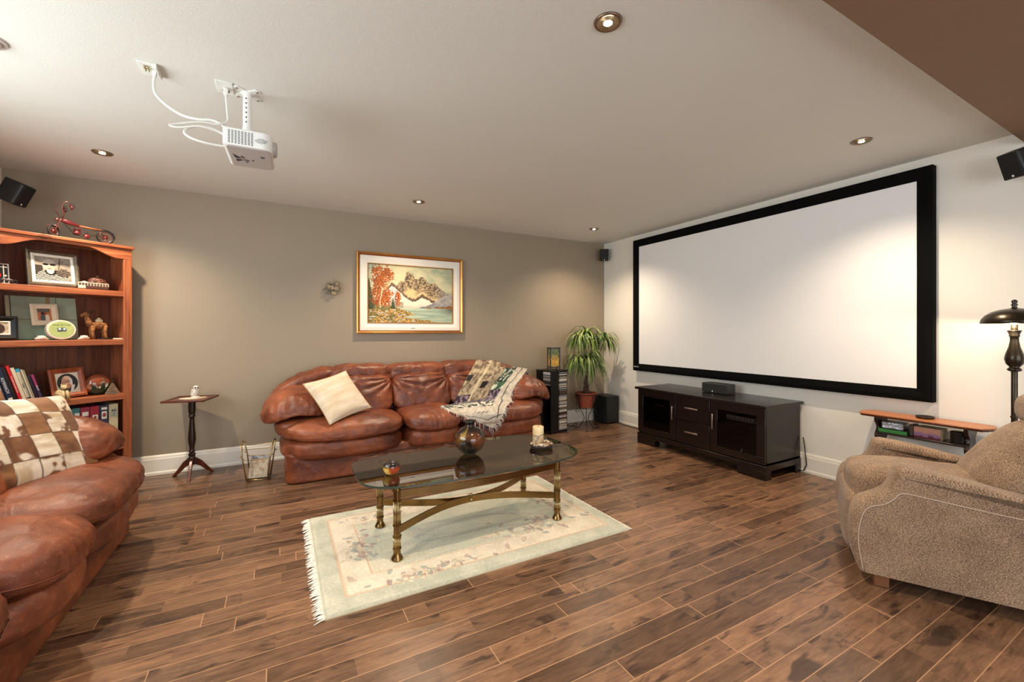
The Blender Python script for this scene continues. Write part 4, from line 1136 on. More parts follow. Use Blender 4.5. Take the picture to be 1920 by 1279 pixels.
# third shelf: leaning books
books = [  # centre x at foot, thickness, height, colour, label, title
    (.064, .018, .235, srgb(206, 196, 182), 'white book at the far left of the leaning books', ''),
    (.084, .016, .240, srgb(34, 70, 98), 'blue book, second from the left of the leaning books', ''),
    (.106, .024, .262, srgb(18, 17, 20), 'thick black book with white spine lettering, third from the left of the leaning books', 'Waist & Tailor'),
    (.126, .012, .266, srgb(70, 70, 74), 'thin dark grey book beside the navy almanac', 'the Art of Dressing'),
    (.152, .028, .258, srgb(22, 34, 62), 'navy book lettered ALMANACH among the leaning books', 'ALMANACH'),
    (.176, .014, .256, srgb(34, 24, 22), 'slim dark brown book left of the red one', ''),
    (.194, .014, .262, srgb(190, 26, 32), 'bright red book among the leaning books', 'les recettes de grand-mere'),
    (.213, .017, .246, srgb(206, 192, 168), 'pale cream book right of the red one', ''),
    (.234, .018, .236, srgb(198, 186, 160), 'cream book with a blue top edge among the leaning books', 'Guide'),
    (.250, .008, .232, srgb(186, 176, 150), 'thin beige booklet right of the blue-topped book', ''),
    (.260, .007, .228, srgb(150, 140, 118), 'thin khaki booklet left of the short dark book', ''),
    (.275, .012, .184, srgb(30, 28, 44), 'short dark book, second from the right of the leaning books', ''),
    (.291, .013, .190, srgb(128, 44, 84), 'short magenta and navy book at the right end of the leaning books', 'POCKET')]
TILT = R(-15)
for i, (x, th_, h, c, lab, title) in enumerate(books):
    t = bthing('book', lab, 'book', x, .035 + .004 * (i % 3), SH[2] + .006, (0, TILT, 0), 'books leaning on the third shelf')
    cov = pm('book_cover_%d' % i, c, .35)
    m = MB(); m.box(-th_ / 2, -th_ / 2 + .0015, .002, .15, 0, h); m.box(th_ / 2 - .0015, th_ / 2, .002, .15, 0, h); m.box(-th_ / 2, th_ / 2, 0, .002, 0, h); m.build('cover', cov, t, smooth='auto', bevel=.0006)
    bxo('pages', (-th_ / 2 + .0015, th_ / 2 - .0015, .002, .146, .003, h - .004), M_paper, t, 0)
    if title: text_obj(title, min(.020, th_ * .75), M_text_w if sum(c) < 1.0 else M_text_k, t, (0, -.0006, h * .5), (PI / 2, PI / 2, 0), 'title', .0003)
    if i == 8:
        bxo('top_band', (-th_ / 2 - .0004, th_ / 2 + .0004, -.0006, .08, h - .020, h + .001), pm('cyan_band', srgb(42, 140, 176), .4), t, 0)
        bxo('spine_label', (-th_ / 2, th_ / 2, -.0008, 0, .01, .035), pm('grey_label', srgb(60, 58, 72), .4), t, 0)
    if i == 12: bxo('spine_block', (-th_ / 2, th_ / 2, -.0008, 0, 0, h * .55), pm('navy_block', srgb(40, 40, 70), .4), t, 0)
    if i == 4: bxo('spine_label', (-th_ / 2 + .004, th_ / 2 - .004, -.0008, 0, .012, .042), M_paper, t, 0)
photo_frame('framed_picture', 'reddish wooden frame with a portrait of a smiling person in glasses, third shelf', .455, .105, SH[2] + .003, .190, .215, .034, .016, M_frwood, man_portrait, 14, 0, 0, roll=-3)
ct_ = bthing('cat_figurine', 'carved beige cat figurine sitting before the wooden picture frame on the third shelf', 'figurine', .390, .035, SH[2], (0, 0, R(-10)))
M_stone = pm('carved_soapstone', srgb(196, 172, 128), .45, c2=srgb(160, 136, 92), vs_=14, bmp=.5, bs=60)
m = MB(); m.soft((-.008, 0, .036), (.032, .024, .036), 2.3, 16, None, None, .003, 40); m.soft((-.022, -.004, .018), (.022, .022, .018), 2.2, 10); m.build('body', M_stone, ct_)
m = MB(); m.soft((.008, -.006, .088), (.019, .017, .017), 2.3, 12); m.soft((.012, -.020, .083), (.009, .008, .007), 2, 6); m.build('head', M_stone, ct_)
for s in (-1, 1):
    m = MB(); m.tube([(.008 + s * .011, -.004, .098), (.008 + s * .014, -.004, .114)], [.006, .0012], 6); m.build('ear', M_stone, ct_)
    m = MB(); m.tube([(.010 + s * .009, -.012, .062), (.014 + s * .011, -.022, .030), (.016 + s * .012, -.030, .006)], [.011, .009, .010], 8); m.build('foreleg', M_stone, ct_)
gd = bthing('painted_gourd', 'round orange and green painted gourd on the third shelf', 'ornament', .618, .115, SH[2] + .080, (R(0), 0, 0))
m = MB(); m.soft((0, 0, 0), (.076, .048, .078), 2.1, 40)
m.build('body', M_glaze, gd, paint=lambda p, i: mixv(mixv(srgb(150, 66, 34), srgb(104, 60, 40), .5 + fbm(p[0] * 14, p[2] * 14)), mixv(srgb(30, 50, 34), srgb(206, 196, 176), sstep(.1, .35, fbm(p[0] * 40, p[2] * 40, 4)) * (abs(p[2]) < .035)), sstep(.030, -.018, p[2] + .02 * fbm(p[0] * 20, p[2] * 20, 2)) * (1 if p[0] > -.055 else .2)))
py = bthing('beaded_pyramid', 'little dark beaded pyramid at the right end of the third shelf', 'ornament', .683, .06, SH[2])
m = MB(); m2 = MB()
for k in range(10):
    r_ = .042 * (1 - k / 10.5); z = .004 + k * .0085; q = max(6, int(2 * PI * r_ / .0065))
    m.lathe([(r_ * .9, z - .004), (r_ * .85, z + .005)], 20)
    for j in range(q):
        g = 2 * PI * j / q; m2.soft((r_ * math.cos(g), r_ * math.sin(g), z), (.003, .003, .003), 2, 2)
m.build('core', M_text_k, py); o = m2.build('beads', pm('bead_silver', srgb(170, 140, 110), .3, metal=.4), py); o['kind'] = 'stuff'
m = MB(); m.soft((0, 0, .096), (.008, .008, .008), 2, 6); m.build('knob', M_black, py)
# fourth shelf: binders
binders = [(.462, .046, srgb(62, 116, 120), 'teal ring binder, leftmost of the binders in view', 'TAX'), (.514, .050, srgb(150, 40, 66), 'crimson binder with a white title label', 'PHOTOS'), (.568, .050, srgb(160, 36, 56), 'red binder with a picture label', ''), (.622, .050, srgb(52, 48, 70), 'dark checked binder with white labels', ''), (.680, .054, srgb(196, 184, 150), 'cream binder with a grey flower label, rightmost of the binders', '')]
for i, (x, th_, c, lab, tl) in enumerate(binders):
    t = bthing('binder', lab + ' behind the left sofa', 'binder', x, .035, SH[3], (0, 0, 0), 'binders on the lower shelf')
    cov = pm('binder_cover_%d' % i, c, .4, c2=tuple(k * .8 for k in c), vs_=60)
    m = MB(); m.box(-th_ / 2, -th_ / 2 + .003, .002, .20, 0, .31); m.box(th_ / 2 - .003, th_ / 2, .002, .20, 0, .31); m.box(-th_ / 2, th_ / 2, 0, .003, 0, .31); m.build('cover', cov, t, smooth='auto', bevel=.002)
    bxo('pages', (-th_ / 2 + .005, th_ / 2 - .008, .01, .19, .005, .295), M_paper, t, 0)
    if i == 1: bxo('label_card', (-.017, .017, -.001, 0, .245, .275), M_paper, t, 0)
    if i == 0: bxo('label_card', (-.006, .020, -.001, 0, .25, .275), M_paper, t, 0)
    if i == 2:
        a = bxo('label_card', (-.014, .018, -.001, 0, .195, .245), M_paper, t, 0)
        m = MB(); m.soft((.002, -.0012, .226), (.008, .0008, .010), 2, 6); m.soft((.002, -.0012, .210), (.010, .0008, .012), 2, 6); m.build('picture', M_frwood, a)
    if i == 3:
        bxo('label_card', (-.016, .018, -.001, 0, .275, .293), M_paper, t, 0); a = bxo('label_card', (-.014, .016, -.001, 0, .205, .262), M_paper, t, 0)
        m = MB(); m.soft((.001, -.0012, .235), (.011, .0008, .016), 2, 6); m.build('picture', pm('mauve_print', srgb(150, 60, 70), .5), a)
    if i == 4:
        a = bxo('label_card', (-.018, .018, -.001, 0, .215, .275), pm('grey_card', srgb(160, 162, 148), .6), t, 0)
        m = MB(); m.tube([(0, -.0015, .22), (0, -.0015, .25)], .001, 4)
        for s in (-1, 1): m.soft((s * .007, -.0015, .260), (.006, .0008, .006), 2, 5)
        m.build('picture', M_text_k, a)

# ------------------------------------------------------------------ red model motorcycle on the bookcase
mb_ = bthing('model_motorcycle', 'red metal model chopper bicycle with tall handlebars standing on top of the bookcase', 'model', .515, .085, 1.885, (0, 0, R(-4)))
M_mred = pm('red_enamel', srgb(104, 26, 30), .3, var=.3, vs_=30, spec=.6); M_mpink = pm('aged_copper', srgb(150, 100, 92), .3, metal=.7, var=.3, vs_=40)
def wheel(x, r_, name='wheel', yaw=0):
    m = MB(); m.tube([(r_ * math.cos(2 * PI * k / 36), 0, r_ * math.sin(2 * PI * k / 36)) for k in range(36)], .0065, 8, closed=True)
    Mw = Matrix.Translation((x, 0, r_ + .0065)) @ Matrix.Rotation(yaw, 4, 'Z')
    w = m.build(name, M_black, mb_, M=Mw)
    m = MB(); m.tube([((r_ - .008) * math.cos(2 * PI * k / 36), 0, (r_ - .008) * math.sin(2 * PI * k / 36)) for k in range(36)], .0025, 6, closed=True)
    for k in range(12):
        g = 2 * PI * k / 12; m.tube([(0, 0, 0), ((r_ - .008) * math.cos(g), 0, (r_ - .008) * math.sin(g))], .0010, 4)
    m.build('spokes', M_mpink, w, M=Mw)
    m = MB(); m.lathe([(0, -.010), (.016, -.006), (.016, .006), (0, .010)], 18, M=Matrix.Rotation(PI / 2, 4, 'X')); m.build('hub', M_mred, w, M=Mw)
wheel(-.150, .040, yaw=R(38)); wheel(.130, .048)
fx_, rx_ = -.150, .130
for s in (-1, 1):
    m = MB(); m.tube([(fx_, s * .013, .044), (-.118, s * .013, .130), (-.110, s * .013, .150)], .0034, 6); m.build('fork', M_mpink, mb_)
    m = MB(); P = [(-.108, s * .008, .150), (-.106, s * .038, .162), (-.122, s * .060, .200), (-.120, s * .064, .240), (-.104, s * .064, .262), (-.086, s * .064, .255), (-.078, s * .064, .235)]
    m.tube(P, .0032, 6); hb = m.build('handlebar', M_mpink, mb_)
    m = MB(); m.tube([(-.080, s * .064, .238), (-.070, s * .064, .208)], .0078, 8); m.build('grip', M_mred, hb)
    m = MB(); m.tube([(-.088, s * .067, .256), (-.068, s * .068, .250), (-.056, s * .068, .222)], .0016, 5); m.build('brake_lever', M_iron, hb)
m = MB(); m.lathe([(0, -.006), (.013, -.004), (.014, .006), (.010, .012), (0, .013)], 16, M=Matrix.Translation((-.132, 0, .134)) @ Matrix.Rotation(-PI / 2, 4, 'Y')); m.build('headlamp', M_mpink, mb_)
m = MB(); m.tube([(fx_ + .048 * math.cos(g), 0, .0425 + .048 * math.sin(g)) for g in [R(45 + 12 * k) for k in range(9)]], .004, 6); m.build('fender', M_mpink, mb_)
m = MB(); m.tube([(rx_ + .058 * math.cos(g), 0, .0525 + .058 * math.sin(g)) for g in [R(0 + 12 * k) for k in range(11)]], .003, 6); m.build('fender', M_black, mb_)
m = MB(); m.soft((-.062, 0, .122), (.052, .014, .015), 2.5, 12, lambda q, w: (w.x, w.y * (1 - .3 * q.x), w.z * (1 - .35 * q.x) - .014 * q.x)); m.build('fuel_tank', M_mred, mb_)
m = MB(); m.tube([(-.015, 0, .110), (.110, 0, .103)], [.008, .006], 8, M=Matrix.Diagonal((1, 1.6, 1, 1))); m.build('seat', M_pine, mb_)
m = MB(); m.tube([(-.105, 0, .135), (-.085, 0, .100), (-.060, 0, .070), (-.045, 0, .045), (.000, 0, .040), (.060, 0, .052), (rx_, 0, .0525)], .0026, 6); m.tube([(.0, 0, .040), (.035, 0, .075), (.095, 0, .100), (rx_, 0, .0525)], .0024, 6); m.tube([(.1, 0, .10), (.165, 0, .098), (.185, 0, .088)], .002, 6); m.build('frame', M_iron, mb_)
m = MB()
for k in range(4): m.box(-.045, -.010, -.012, .012, .060 + k * .008, .064 + k * .008)
m.soft((-.028, 0, .058), (.022, .014, .012), 2.4, 8); m.build('engine', M_mred, mb_)
m = MB(); m.lathe([(0, -.004), (.017, -.003), (.017, .003), (0, .004)], 20, M=Matrix.Translation((.020, -.016, .040)) @ Matrix.Rotation(PI / 2, 4, 'X')); m.build('sprocket', M_mred, mb_)
m = MB(); m.tube([(.020, -.016, .022), (rx_, -.012, .040)], .0014, 5); m.tube([(.020, -.016, .057), (rx_, -.012, .064)], .0014, 5); m.build('chain', M_iron, mb_)
m = MB(); m.tube([(rx_ - .002, -.014, .050), (rx_ - .012, -.022, .003)], .0024, 6); m.build('kickstand', M_mpink, mb_)
# ------------------------------------------------------------------ projection screen
SY0, SY1, SZ0, SZ1 = 1.185, 4.012, .726, 2.366
ps = thing('projection_screen', 'huge white projection screen in a black velvet frame on the right wall', 'projection screen', (XR, (SY0 + SY1) / 2, (SZ0 + SZ1) / 2), -PI / 2)
SW, SHh = SY1 - SY0, SZ1 - SZ0
M_velvet = pm('black_velvet', srgb(9, 9, 9), .9, spec=.1)
frame_ring(SW, SHh, SW - .176, SHh - .176, -.060, -.048, 0).build('frame', M_velvet, ps, smooth=False)
m = MB(); m.box(-SW / 2 + .080, SW / 2 - .080, -.046, -.040, -SHh / 2 + .080, SHh / 2 - .080)
m.build('screen_fabric', pm('screen_white', srgb(236, 235, 234), .75, spec=.25), ps, smooth=False)
text_obj('EVOLVE', .022, M_text_w, ps, (-SW / 2 + .060, -.0648, -SHh / 2 + .050), (PI / 2, 0, 0), 'logo', .0004, xs=1.0)

# ------------------------------------------------------------------ espresso media cabinet
VX0, VX1, VY0, VY1, VZT = 3.462, 3.972, 2.052, 3.452, .612
tv = thing('media_cabinet', 'dark espresso media cabinet with two glass doors and two drawers under the projection screen', 'cabinet', (VX0, (VY0 + VY1) / 2, 0))
def tvb(name, d, parent=None, mat=None, bevel=.002):
    x0, x1, y0, y1, z0, z1 = d; cy = (VY0 + VY1) / 2
    return bxo(name, (x0 - VX0, x1 - VX0, y0 - cy, y1 - cy, z0, z1), mat or M_espresso, parent or tv, bevel)
tvb('top', (VX0 - .026, VX1 + .012, VY0 - .022, VY1 + .022, VZT - .024, VZT), bevel=.003)
for y in (VY0, VY1 - .022): tvb('side_panel', (VX0 + .018, VX1, y, y + .022, .118, VZT - .024))
tvb('bottom_panel', (VX0 + .018, VX1, VY0, VY1, .118, .138)); tvb('back_panel', (VX1 - .012, VX1, VY0 + .022, VY1 - .022, .138, VZT - .024))
DY = [VY0, 2.560, 2.942, VY1]
for y in DY[1:3]: tvb('divider', (VX0 + .02, VX1 - .012, y - .010, y + .010, .138, VZT - .024))
tvb('shelf', (VX0 + .04, VX1 - .012, VY0 + .022, DY[1] - .010, .392, .408)); tvb('shelf', (VX0 + .04, VX1 - .012, DY[2] + .010, VY1 - .022, .392, .408))
tvb('plinth', (VX0 - .004, VX1 + .004, VY0 - .006, VY1 + .006, .070, .118), bevel=.004)
for (y0, y1) in ((VY0 - .006, VY0 + .24), (VY1 - .24, VY1 + .006)):
    for (x0, x1) in ((VX0 - .004, VX0 + .075), (VX1 - .075, VX1 + .004)):
        tvb('foot', (x0, x1, y0, y1, 0, .071), bevel=.003)
def door(y0, y1, hy):
    z0, z1 = .126, VZT - .028; y0 += .003; y1 -= .003
    m = MB(); cy = (VY0 + VY1) / 2; fw = .072
    for d in ((y0, y1, z0, z0 + .058), (y0, y1, z1 - .066, z1), (y0, y0 + fw, z0 + .058, z1 - .066), (y1 - fw, y1, z0 + .058, z1 - .066)):
        m.box(0, .018, d[0] - cy, d[1] - cy, d[2], d[3])
    dr = m.build('door', M_espresso, tv, smooth='auto', bevel=.0015)
    tvb('glass_pane', (VX0 + .008, VX0 + .011, y0 + fw, y1 - fw, z0 + .058, z1 - .066), dr, glass_mat('door_glass', (.60, .58, .57), 1.42), 0)
    tvb('handle', (VX0 - .022, VX0 - .012, hy - .007, hy + .007, .33, .47), dr, M_steel)
    for z in (.345, .455): tvb('handle_post', (VX0 - .014, VX0, hy - .004, hy + .004, z - .004, z + .004), dr, M_steel, .0005)
door(DY[2], DY[3], DY[2] + .036); door(DY[0], DY[1], DY[1] - .036)
for (z0, z1) in ((.126, .350), (.355, VZT - .028)):
    d = tvb('drawer', (VX0, VX0 + .018, DY[1] + .003, DY[2] - .003, z0, z1))
    zc = (z0 + z1) / 2 + .008; tvb('handle', (VX0 - .022, VX0 - .012, 2.680, 2.825, zc - .007, zc + .007), d, M_steel)
    for y in (2.70, 2.805): tvb('handle_post', (VX0 - .014, VX0, y - .004, y + .004, zc - .004, zc + .004), d, M_steel, .0005)
cs = thing('centre_speaker', 'black centre speaker lying on the media cabinet below the screen', 'speaker', (3.785, 2.708, VZT), -PI / 2)
bxo('casing', (-.140, .140, -.045, .065, .002, .096), pm('speaker_grey', srgb(40, 39, 40), .3), cs, .004)
bxo('grille', (-.138, .138, -.060, -.045, .004, .094), pm('speaker_cloth', srgb(34, 34, 35), .85), cs, .005)
bxo('badge', (-.022, -.014, -.0615, -.060, .012, .028), M_text_w, cs, 0)
rcv = thing('receiver', 'silver and black receiver with rows of buttons behind the right glass door of the cabinet', 'receiver', (3.60, 2.31, .409), -PI / 2)
bxo('casing', (-.20, .17, -.055, .20, .006, .070), M_blackgloss, rcv, .003)
bxo('front_panel', (-.14, .13, -.060, -.055, .022, .064), pm('receiver_silver', srgb(120, 120, 122), .3, metal=.6), rcv, .001)
m = MB()
for k in range(9): m.box(-.13 + k * .028, -.115 + k * .028, -.064, -.060, .046, .058); m.box(-.13 + k * .028, -.12 + k * .028, -.063, -.060, .028, .036)
m.build('buttons', pm('button_grey', srgb(190, 190, 192), .3), rcv, smooth=False)
bxo('knob', (.145, .162, -.068, -.055, .030, .060), M_steel, rcv, .004)
for k in (-.15, .14): bxo('foot', (k - .012, k + .012, -.04, -.01, 0, .006), M_black, rcv, 0)
db = thing('disc_player', 'flat black disc player behind the left glass door of the cabinet', 'disc player', (3.60, 3.19, .409), -PI / 2)
bxo('casing', (-.17, .16, -.05, .18, .004, .040), M_blackgloss, db, .002); bxo('display_strip', (-.10, .03, -.051, -.050, .018, .026), M_steel, db, 0)
for k in (-.13, .12): bxo('foot', (k - .01, k + .01, -.03, 0, 0, .004), M_black, db, 0)
gp = thing('white_remote', 'thin white stick-like remote leaning inside the right side of the cabinet on its floor', 'remote control', (3.56, 2.32, .140), R(40))
m = MB(); m.tube([(-.05, 0, .055), (.035, 0, .006)], .005, 8); m.build('casing', M_white, gp)
bxo('base_box', (-.055, .06, .006, .07, .0, .012), M_blackgloss, gp, .002)
m = MB(); m.tube([(3.985, 2.035, .30), (3.975, 2.02, .24), (3.965, 2.005, .15), (3.968, 2.00, .07), (3.962, 2.02, .02), (3.955, 2.06, .005)], .004, 6)
tag(m.build('power_cord', M_black, None), 'black power cord hanging behind the right end of the media cabinet', 'cord')

# ------------------------------------------------------------------ oak console table by the right wall
CX0, CX1 = 3.762, 3.968
cn_ = thing('console_table', 'narrow honey oak console table with dark curvy end panels, beside the floor lamp', 'table', (3.865, 1.218, 0))
W2, L2 = (CX1 - CX0) / 2, .345
half = [(W2, 0), (W2, .284), (W2 * .97, .292), (W2 * .86, .297), (W2 * .84, .306), (W2 * .70, .311), (W2 * .64, .322), (W2 * .42, .328), (W2 * .30, .340), (0, L2)]
half = [(x, L2 - (L2 - y) * (.55 if y else 1)) for x, y in half]
out = [(x, y) for x, y in half] + [(-x, y) for x, y in half[::-1][1:]] + [(-x, -y) for x, y in half[1:]] + [(x, -y) for x, y in half[::-1][1:-1]]
m = MB(); m.prism(out, .612, .622); m.build('top', M_oak, cn_, smooth='auto', bevel=.003)
m = MB(); m.prism([(x * .97, y * .985) for x, y in out], .600, .612); m.build('top_moulding', M_mahog, cn_, smooth='auto', bevel=.004, seg=3)
def lyre():
    r = [(0.0, .085), (.03, .085), (.05, .070), (.075, .045), (.10, .040), (.16, .046), (.24, .070), (.30, .082), (.335, .078), (.365, .060), (.385, .048), (.42, .050), (.445, .074), (.470, .080), (.49, .070), (.51, .052), (.535, .050), (.555, .070), (.570, .082), (.600, .084)]
    return [(w_, z) for z, w_ in r] + [(-w_, z) for z, w_ in r[::-1]]
for y in (-.245, .215):
    P = lyre(); n = len(P); v = [(x, y, z) for x, z in P] + [(x, y + .022, z) for x, z in P]
    m = MB(); m.add(v, [(i, (i + 1) % n, n + (i + 1) % n, n + i) for i in range(n)] + [tuple(range(n - 1, -1, -1)), tuple(range(n, 2 * n))])
    m.build('end_panel', M_dkoak, cn_, smooth='auto', bevel=.003)
bxo('shelf', (-.075, .075, -.235, .225, .482, .495), M_dkoak, cn_, .003); bxo('lower_shelf', (-.070, .070, -.235, .225, .20, .214), M_dkoak, cn_, .003)
bxo('lower_rail', (-.074, -.062, -.235, .225, .214, .285), M_mahog, cn_, .002)
def cbox(name, label, cat, x0, x1, y0, y1, z0, z1, mat, rz_=0.0, bevel=.002):
    t = thing(name, label, cat, ((x0 + x1) / 2, (y0 + y1) / 2, z0), rz_)
    bxo('box_body', ((x0 - x1) / 2, (x1 - x0) / 2, (y0 - y1) / 2, (y1 - y0) / 2, 0, z1 - z0), mat, t, bevel); return t
t = cbox('green_box', 'flat bright green box at the bottom left of the console table shelf', 'box', 3.795, 3.925, 1.275, 1.435, .496, .522, pm('green_card', srgb(52, 138, 56), .4))
bxo('lid', (-.065, .065, -.080, .080, .0262, .0275), M_text_k, t, .0005)
t = cbox('silver_packet', 'silver cellophane wrapped packet lying on the green box on the console shelf', 'packet', 3.800, 3.915, 1.300, 1.420, .5245, .572, pm('silver_wrap', srgb(168, 168, 176), .22, metal=.5, bmp=.9, bs=35, bd=.01), .06, .006)
m = MB(); m.tube([(-.058, .05, .045), (-.058, .02, .020), (-.057, -.02, .010)], .0012, 4); m.build('highlight_streak', M_white, t)  # thin white strip modelled as a highlight on the shiny wrap
t = cbox('dark_packet', 'dark brown wrapped packet between the silver one and the pink box on the console shelf', 'packet', 3.815, 3.905, 1.245, 1.270, .4965, .575, pm('dark_wrap', srgb(70, 52, 40), .3, bmp=.8, bs=40), 0, .004)
m = MB(); m.tube([(-.045, -.01, .062), (-.047, .008, .070)], .002, 4); m.build('tie', M_brassl, t)
def pinkp(p, i):
    z = p[2]; n = fbm(p[1] * 30, z * 40, 3, 3)
    c = mixv(srgb(196, 140, 120), srgb(150, 110, 150), sstep(.045, .030, z + .01 * n))
    return mixv(c, srgb(96, 40, 54), sstep(.022, .014, z + .012 * n))
t = thing('photo_box', 'box printed with a pink and purple landscape in the middle of the console shelf', 'box', (3.855, 1.170, .4965))
m = MB(); m.grid(50, 30, lambda u, v: (-.0605, (u - .5) * .134, v * .074)); m.build('printed_front', vcol_mat('printed_card', .45, .3), t, paint=pinkp, smooth=False)
bxo('box_body', (-.060, .055, -.067, .067, 0, .074), pm('cream_card2', srgb(206, 190, 150), .6), t, .001)
t = thing('coaster_stack', 'round stack of dark ribbed coasters at the right end of the console shelf', 'coasters', (3.848, 1.030, .4955))
m = MB(); pr_ = []
for k in range(9): pr_ += [(.040, .004 + k * .008), (.043, .006 + k * .008), (.043, .009 + k * .008), (.040, .011 + k * .008)]
m.lathe([(0, 0), (.050, 0), (.050, .004)] + pr_ + [(.030, .078), (0, .078)], 32); m.build('stack_body', pm('dark_resin', srgb(44, 36, 30), .25, spec=.6), t, smooth='auto')
t = thing('ashtray', 'round dark ring-shaped dish lying on top of the oak console table', 'dish', (3.875, 1.205, .6225))
m = MB(); m.lathe([(0, .002), (.036, .001), (.046, .004), (.050, .010), (.046, .013), (.038, .009), (.030, .006), (0, .006)], 36); m.build('dish_body', pm('bronze_dish', srgb(72, 54, 40), .25, metal=.6), t)
m = MB(); m.tube([(.0475 * math.cos(2 * PI * k / 36), .0475 * math.sin(2 * PI * k / 36), .012) for k in range(36)], .003, 6, closed=True); m.build('rim', M_black, t)

# ------------------------------------------------------------------ floor lamp
fl = thing('floor_lamp', 'dark bronze floor lamp with a domed metal shade at the right edge of the photo', 'floor lamp', (3.70, .765, 0))
M_bronze = pm('dark_bronze_lamp', srgb(62, 54, 42), .28, metal=.75, var=.3, vs_=20, spec=.6)
m = MB(); m.lathe([(0, 0), (.120, 0), (.125, .008), (.110, .020), (.050, .032), (.022, .048), (.016, .07), (0, .07)], 40); m.build('base', M_bronze, fl)
m = MB(); m.lathe([(.0135, .05), (.0135, .72), (.0165, .722), (.0165, .730), (.0135, .732), (.0135, .985), (.012, .990)], 24); m.build('pole', M_bronze, fl, smooth='auto')
m = MB(); m.lathe([(.012, .985), (.026, .990), (.030, .998), (.024, 1.006), (.020, 1.012), (.034, 1.030), (.040, 1.058), (.036, 1.085), (.024, 1.125), (.018, 1.160), (.018, 1.185), (.024, 1.190), (.020, 1.196), (.028, 1.218), (.031, 1.222), (.010, 1.224)], 36); m.build('baluster', M_bronze, fl)
m = MB(); m.lathe([(.006, 1.22), (.006, 1.325)], 10); m.lathe([(.014, 1.222), (.014, 1.255), (.010, 1.258)], 16); m.build('socket', M_bronze, fl)
m = MB(); m.lathe([(.134, 1.262), (.137, 1.265), (.132, 1.285), (.116, 1.310), (.090, 1.330), (.055, 1.343), (.016, 1.350), (.006, 1.352), (.006, 1.348), (.055, 1.339), (.089, 1.326), (.113, 1.307), (.128, 1.284), (.132, 1.264)], 48)
m.build('lamp_shade', M_bronze, fl)
m = MB(); m.lathe([(.008, 1.350), (.014, 1.354), (.008, 1.360), (.015, 1.368), (.009, 1.376), (.013, 1.386), (.010, 1.396), (0, 1.400)], 20); m.build('finial', M_dkoak, fl)
m = MB(); m.lathe([(0, 1.255), (.018, 1.262), (.026, 1.280), (.022, 1.298), (.010, 1.308), (0, 1.310)], 20); m.build('bulb', emis('warm_lamp_bulb', (1.0, .82, .58), 22), fl)
pl = bpy.data.lights.new('floor_lamp_light', 'POINT'); pl.energy = 14; pl.color = (1.0, .80, .56); pl.shadow_soft_size = .03
po = bpy.data.objects.new('floor_lamp_light', pl); po.location = (3.70 - .045, .765, 1.262); col.objects.link(po)

# ------------------------------------------------------------------ beige armchair
AH = R(208.6)
ac = thing('armchair', 'beige woven fabric armchair with low curved arms at the right edge of the photo', 'armchair', (2.783, 1.180, 0), AH)
M_chair = nt = None
def tweed():
    m, nt, b = nt_new('beige_tweed')
    tc = node(nt, 'ShaderNodeTexCoord').outputs['Object']
    n = noise_n(nt, mapping(nt, tc, (1, 1, 1.6)), 185, 3, .75); n2 = noise_n(nt, tc, 420, 2); n3 = noise_n(nt, tc, 7, 3)
    w1 = nt.nodes.new('ShaderNodeTexWave'); w1.inputs['Scale'].default_value = 62; w1.bands_direction = 'DIAGONAL'; w1.inputs['Distortion'].default_value = 3.5; w1.inputs['Detail'].default_value = 2; w1.inputs['Detail Scale'].default_value = 6
    nt.links.new(tc, w1.inputs['Vector'])
    f = mathn(nt, 'ADD', mathn(nt, 'ADD', mathn(nt, 'MULTIPLY', n, .55), mathn(nt, 'MULTIPLY', n2, .22)), mathn(nt, 'ADD', mathn(nt, 'MULTIPLY', n3, .12), mathn(nt, 'MULTIPLY', w1.outputs['Fac'], .08)))
    c = ramp(nt, f, [(.38, srgb(72, 54, 44)), (.50, srgb(140, 114, 92)), (.64, srgb(212, 184, 152))])
    nt.links.new(c, b.inputs['Base Color']); b.inputs['Roughness'].default_value = .9; b.inputs['Sheen Weight'].default_value = .15; b.inputs['Specular IOR Level'].default_value = .2
    bump(nt, b, f, .5, .004); return m
M_chair = tweed()
W = .78
def armprof(z_base=.068):
    return [(.0, z_base), (-.026, .14), (-.036, .22), (-.034, .30), (-.020, .37), (.0, .402), (.035, .420), (.085, .450), (.115, .490), (.128, .545), (.140, .570), (.165, .580), (.19, .579), (.34, .560), (.53, .516), (.70, .500), (.84, .498), (.86, .48), (.86, z_base)]
def smoothprof(P, n=3):
    for _ in range(n):
        Q = [P[0]]
        for a, b in zip(P[:-1], P[1:]): Q += [(a[0] * .75 + b[0] * .25, a[1] * .75 + b[1] * .25), (a[0] * .25 + b[0] * .75, a[1] * .25 + b[1] * .75)]
        P = Q + [P[-1]]
    return P
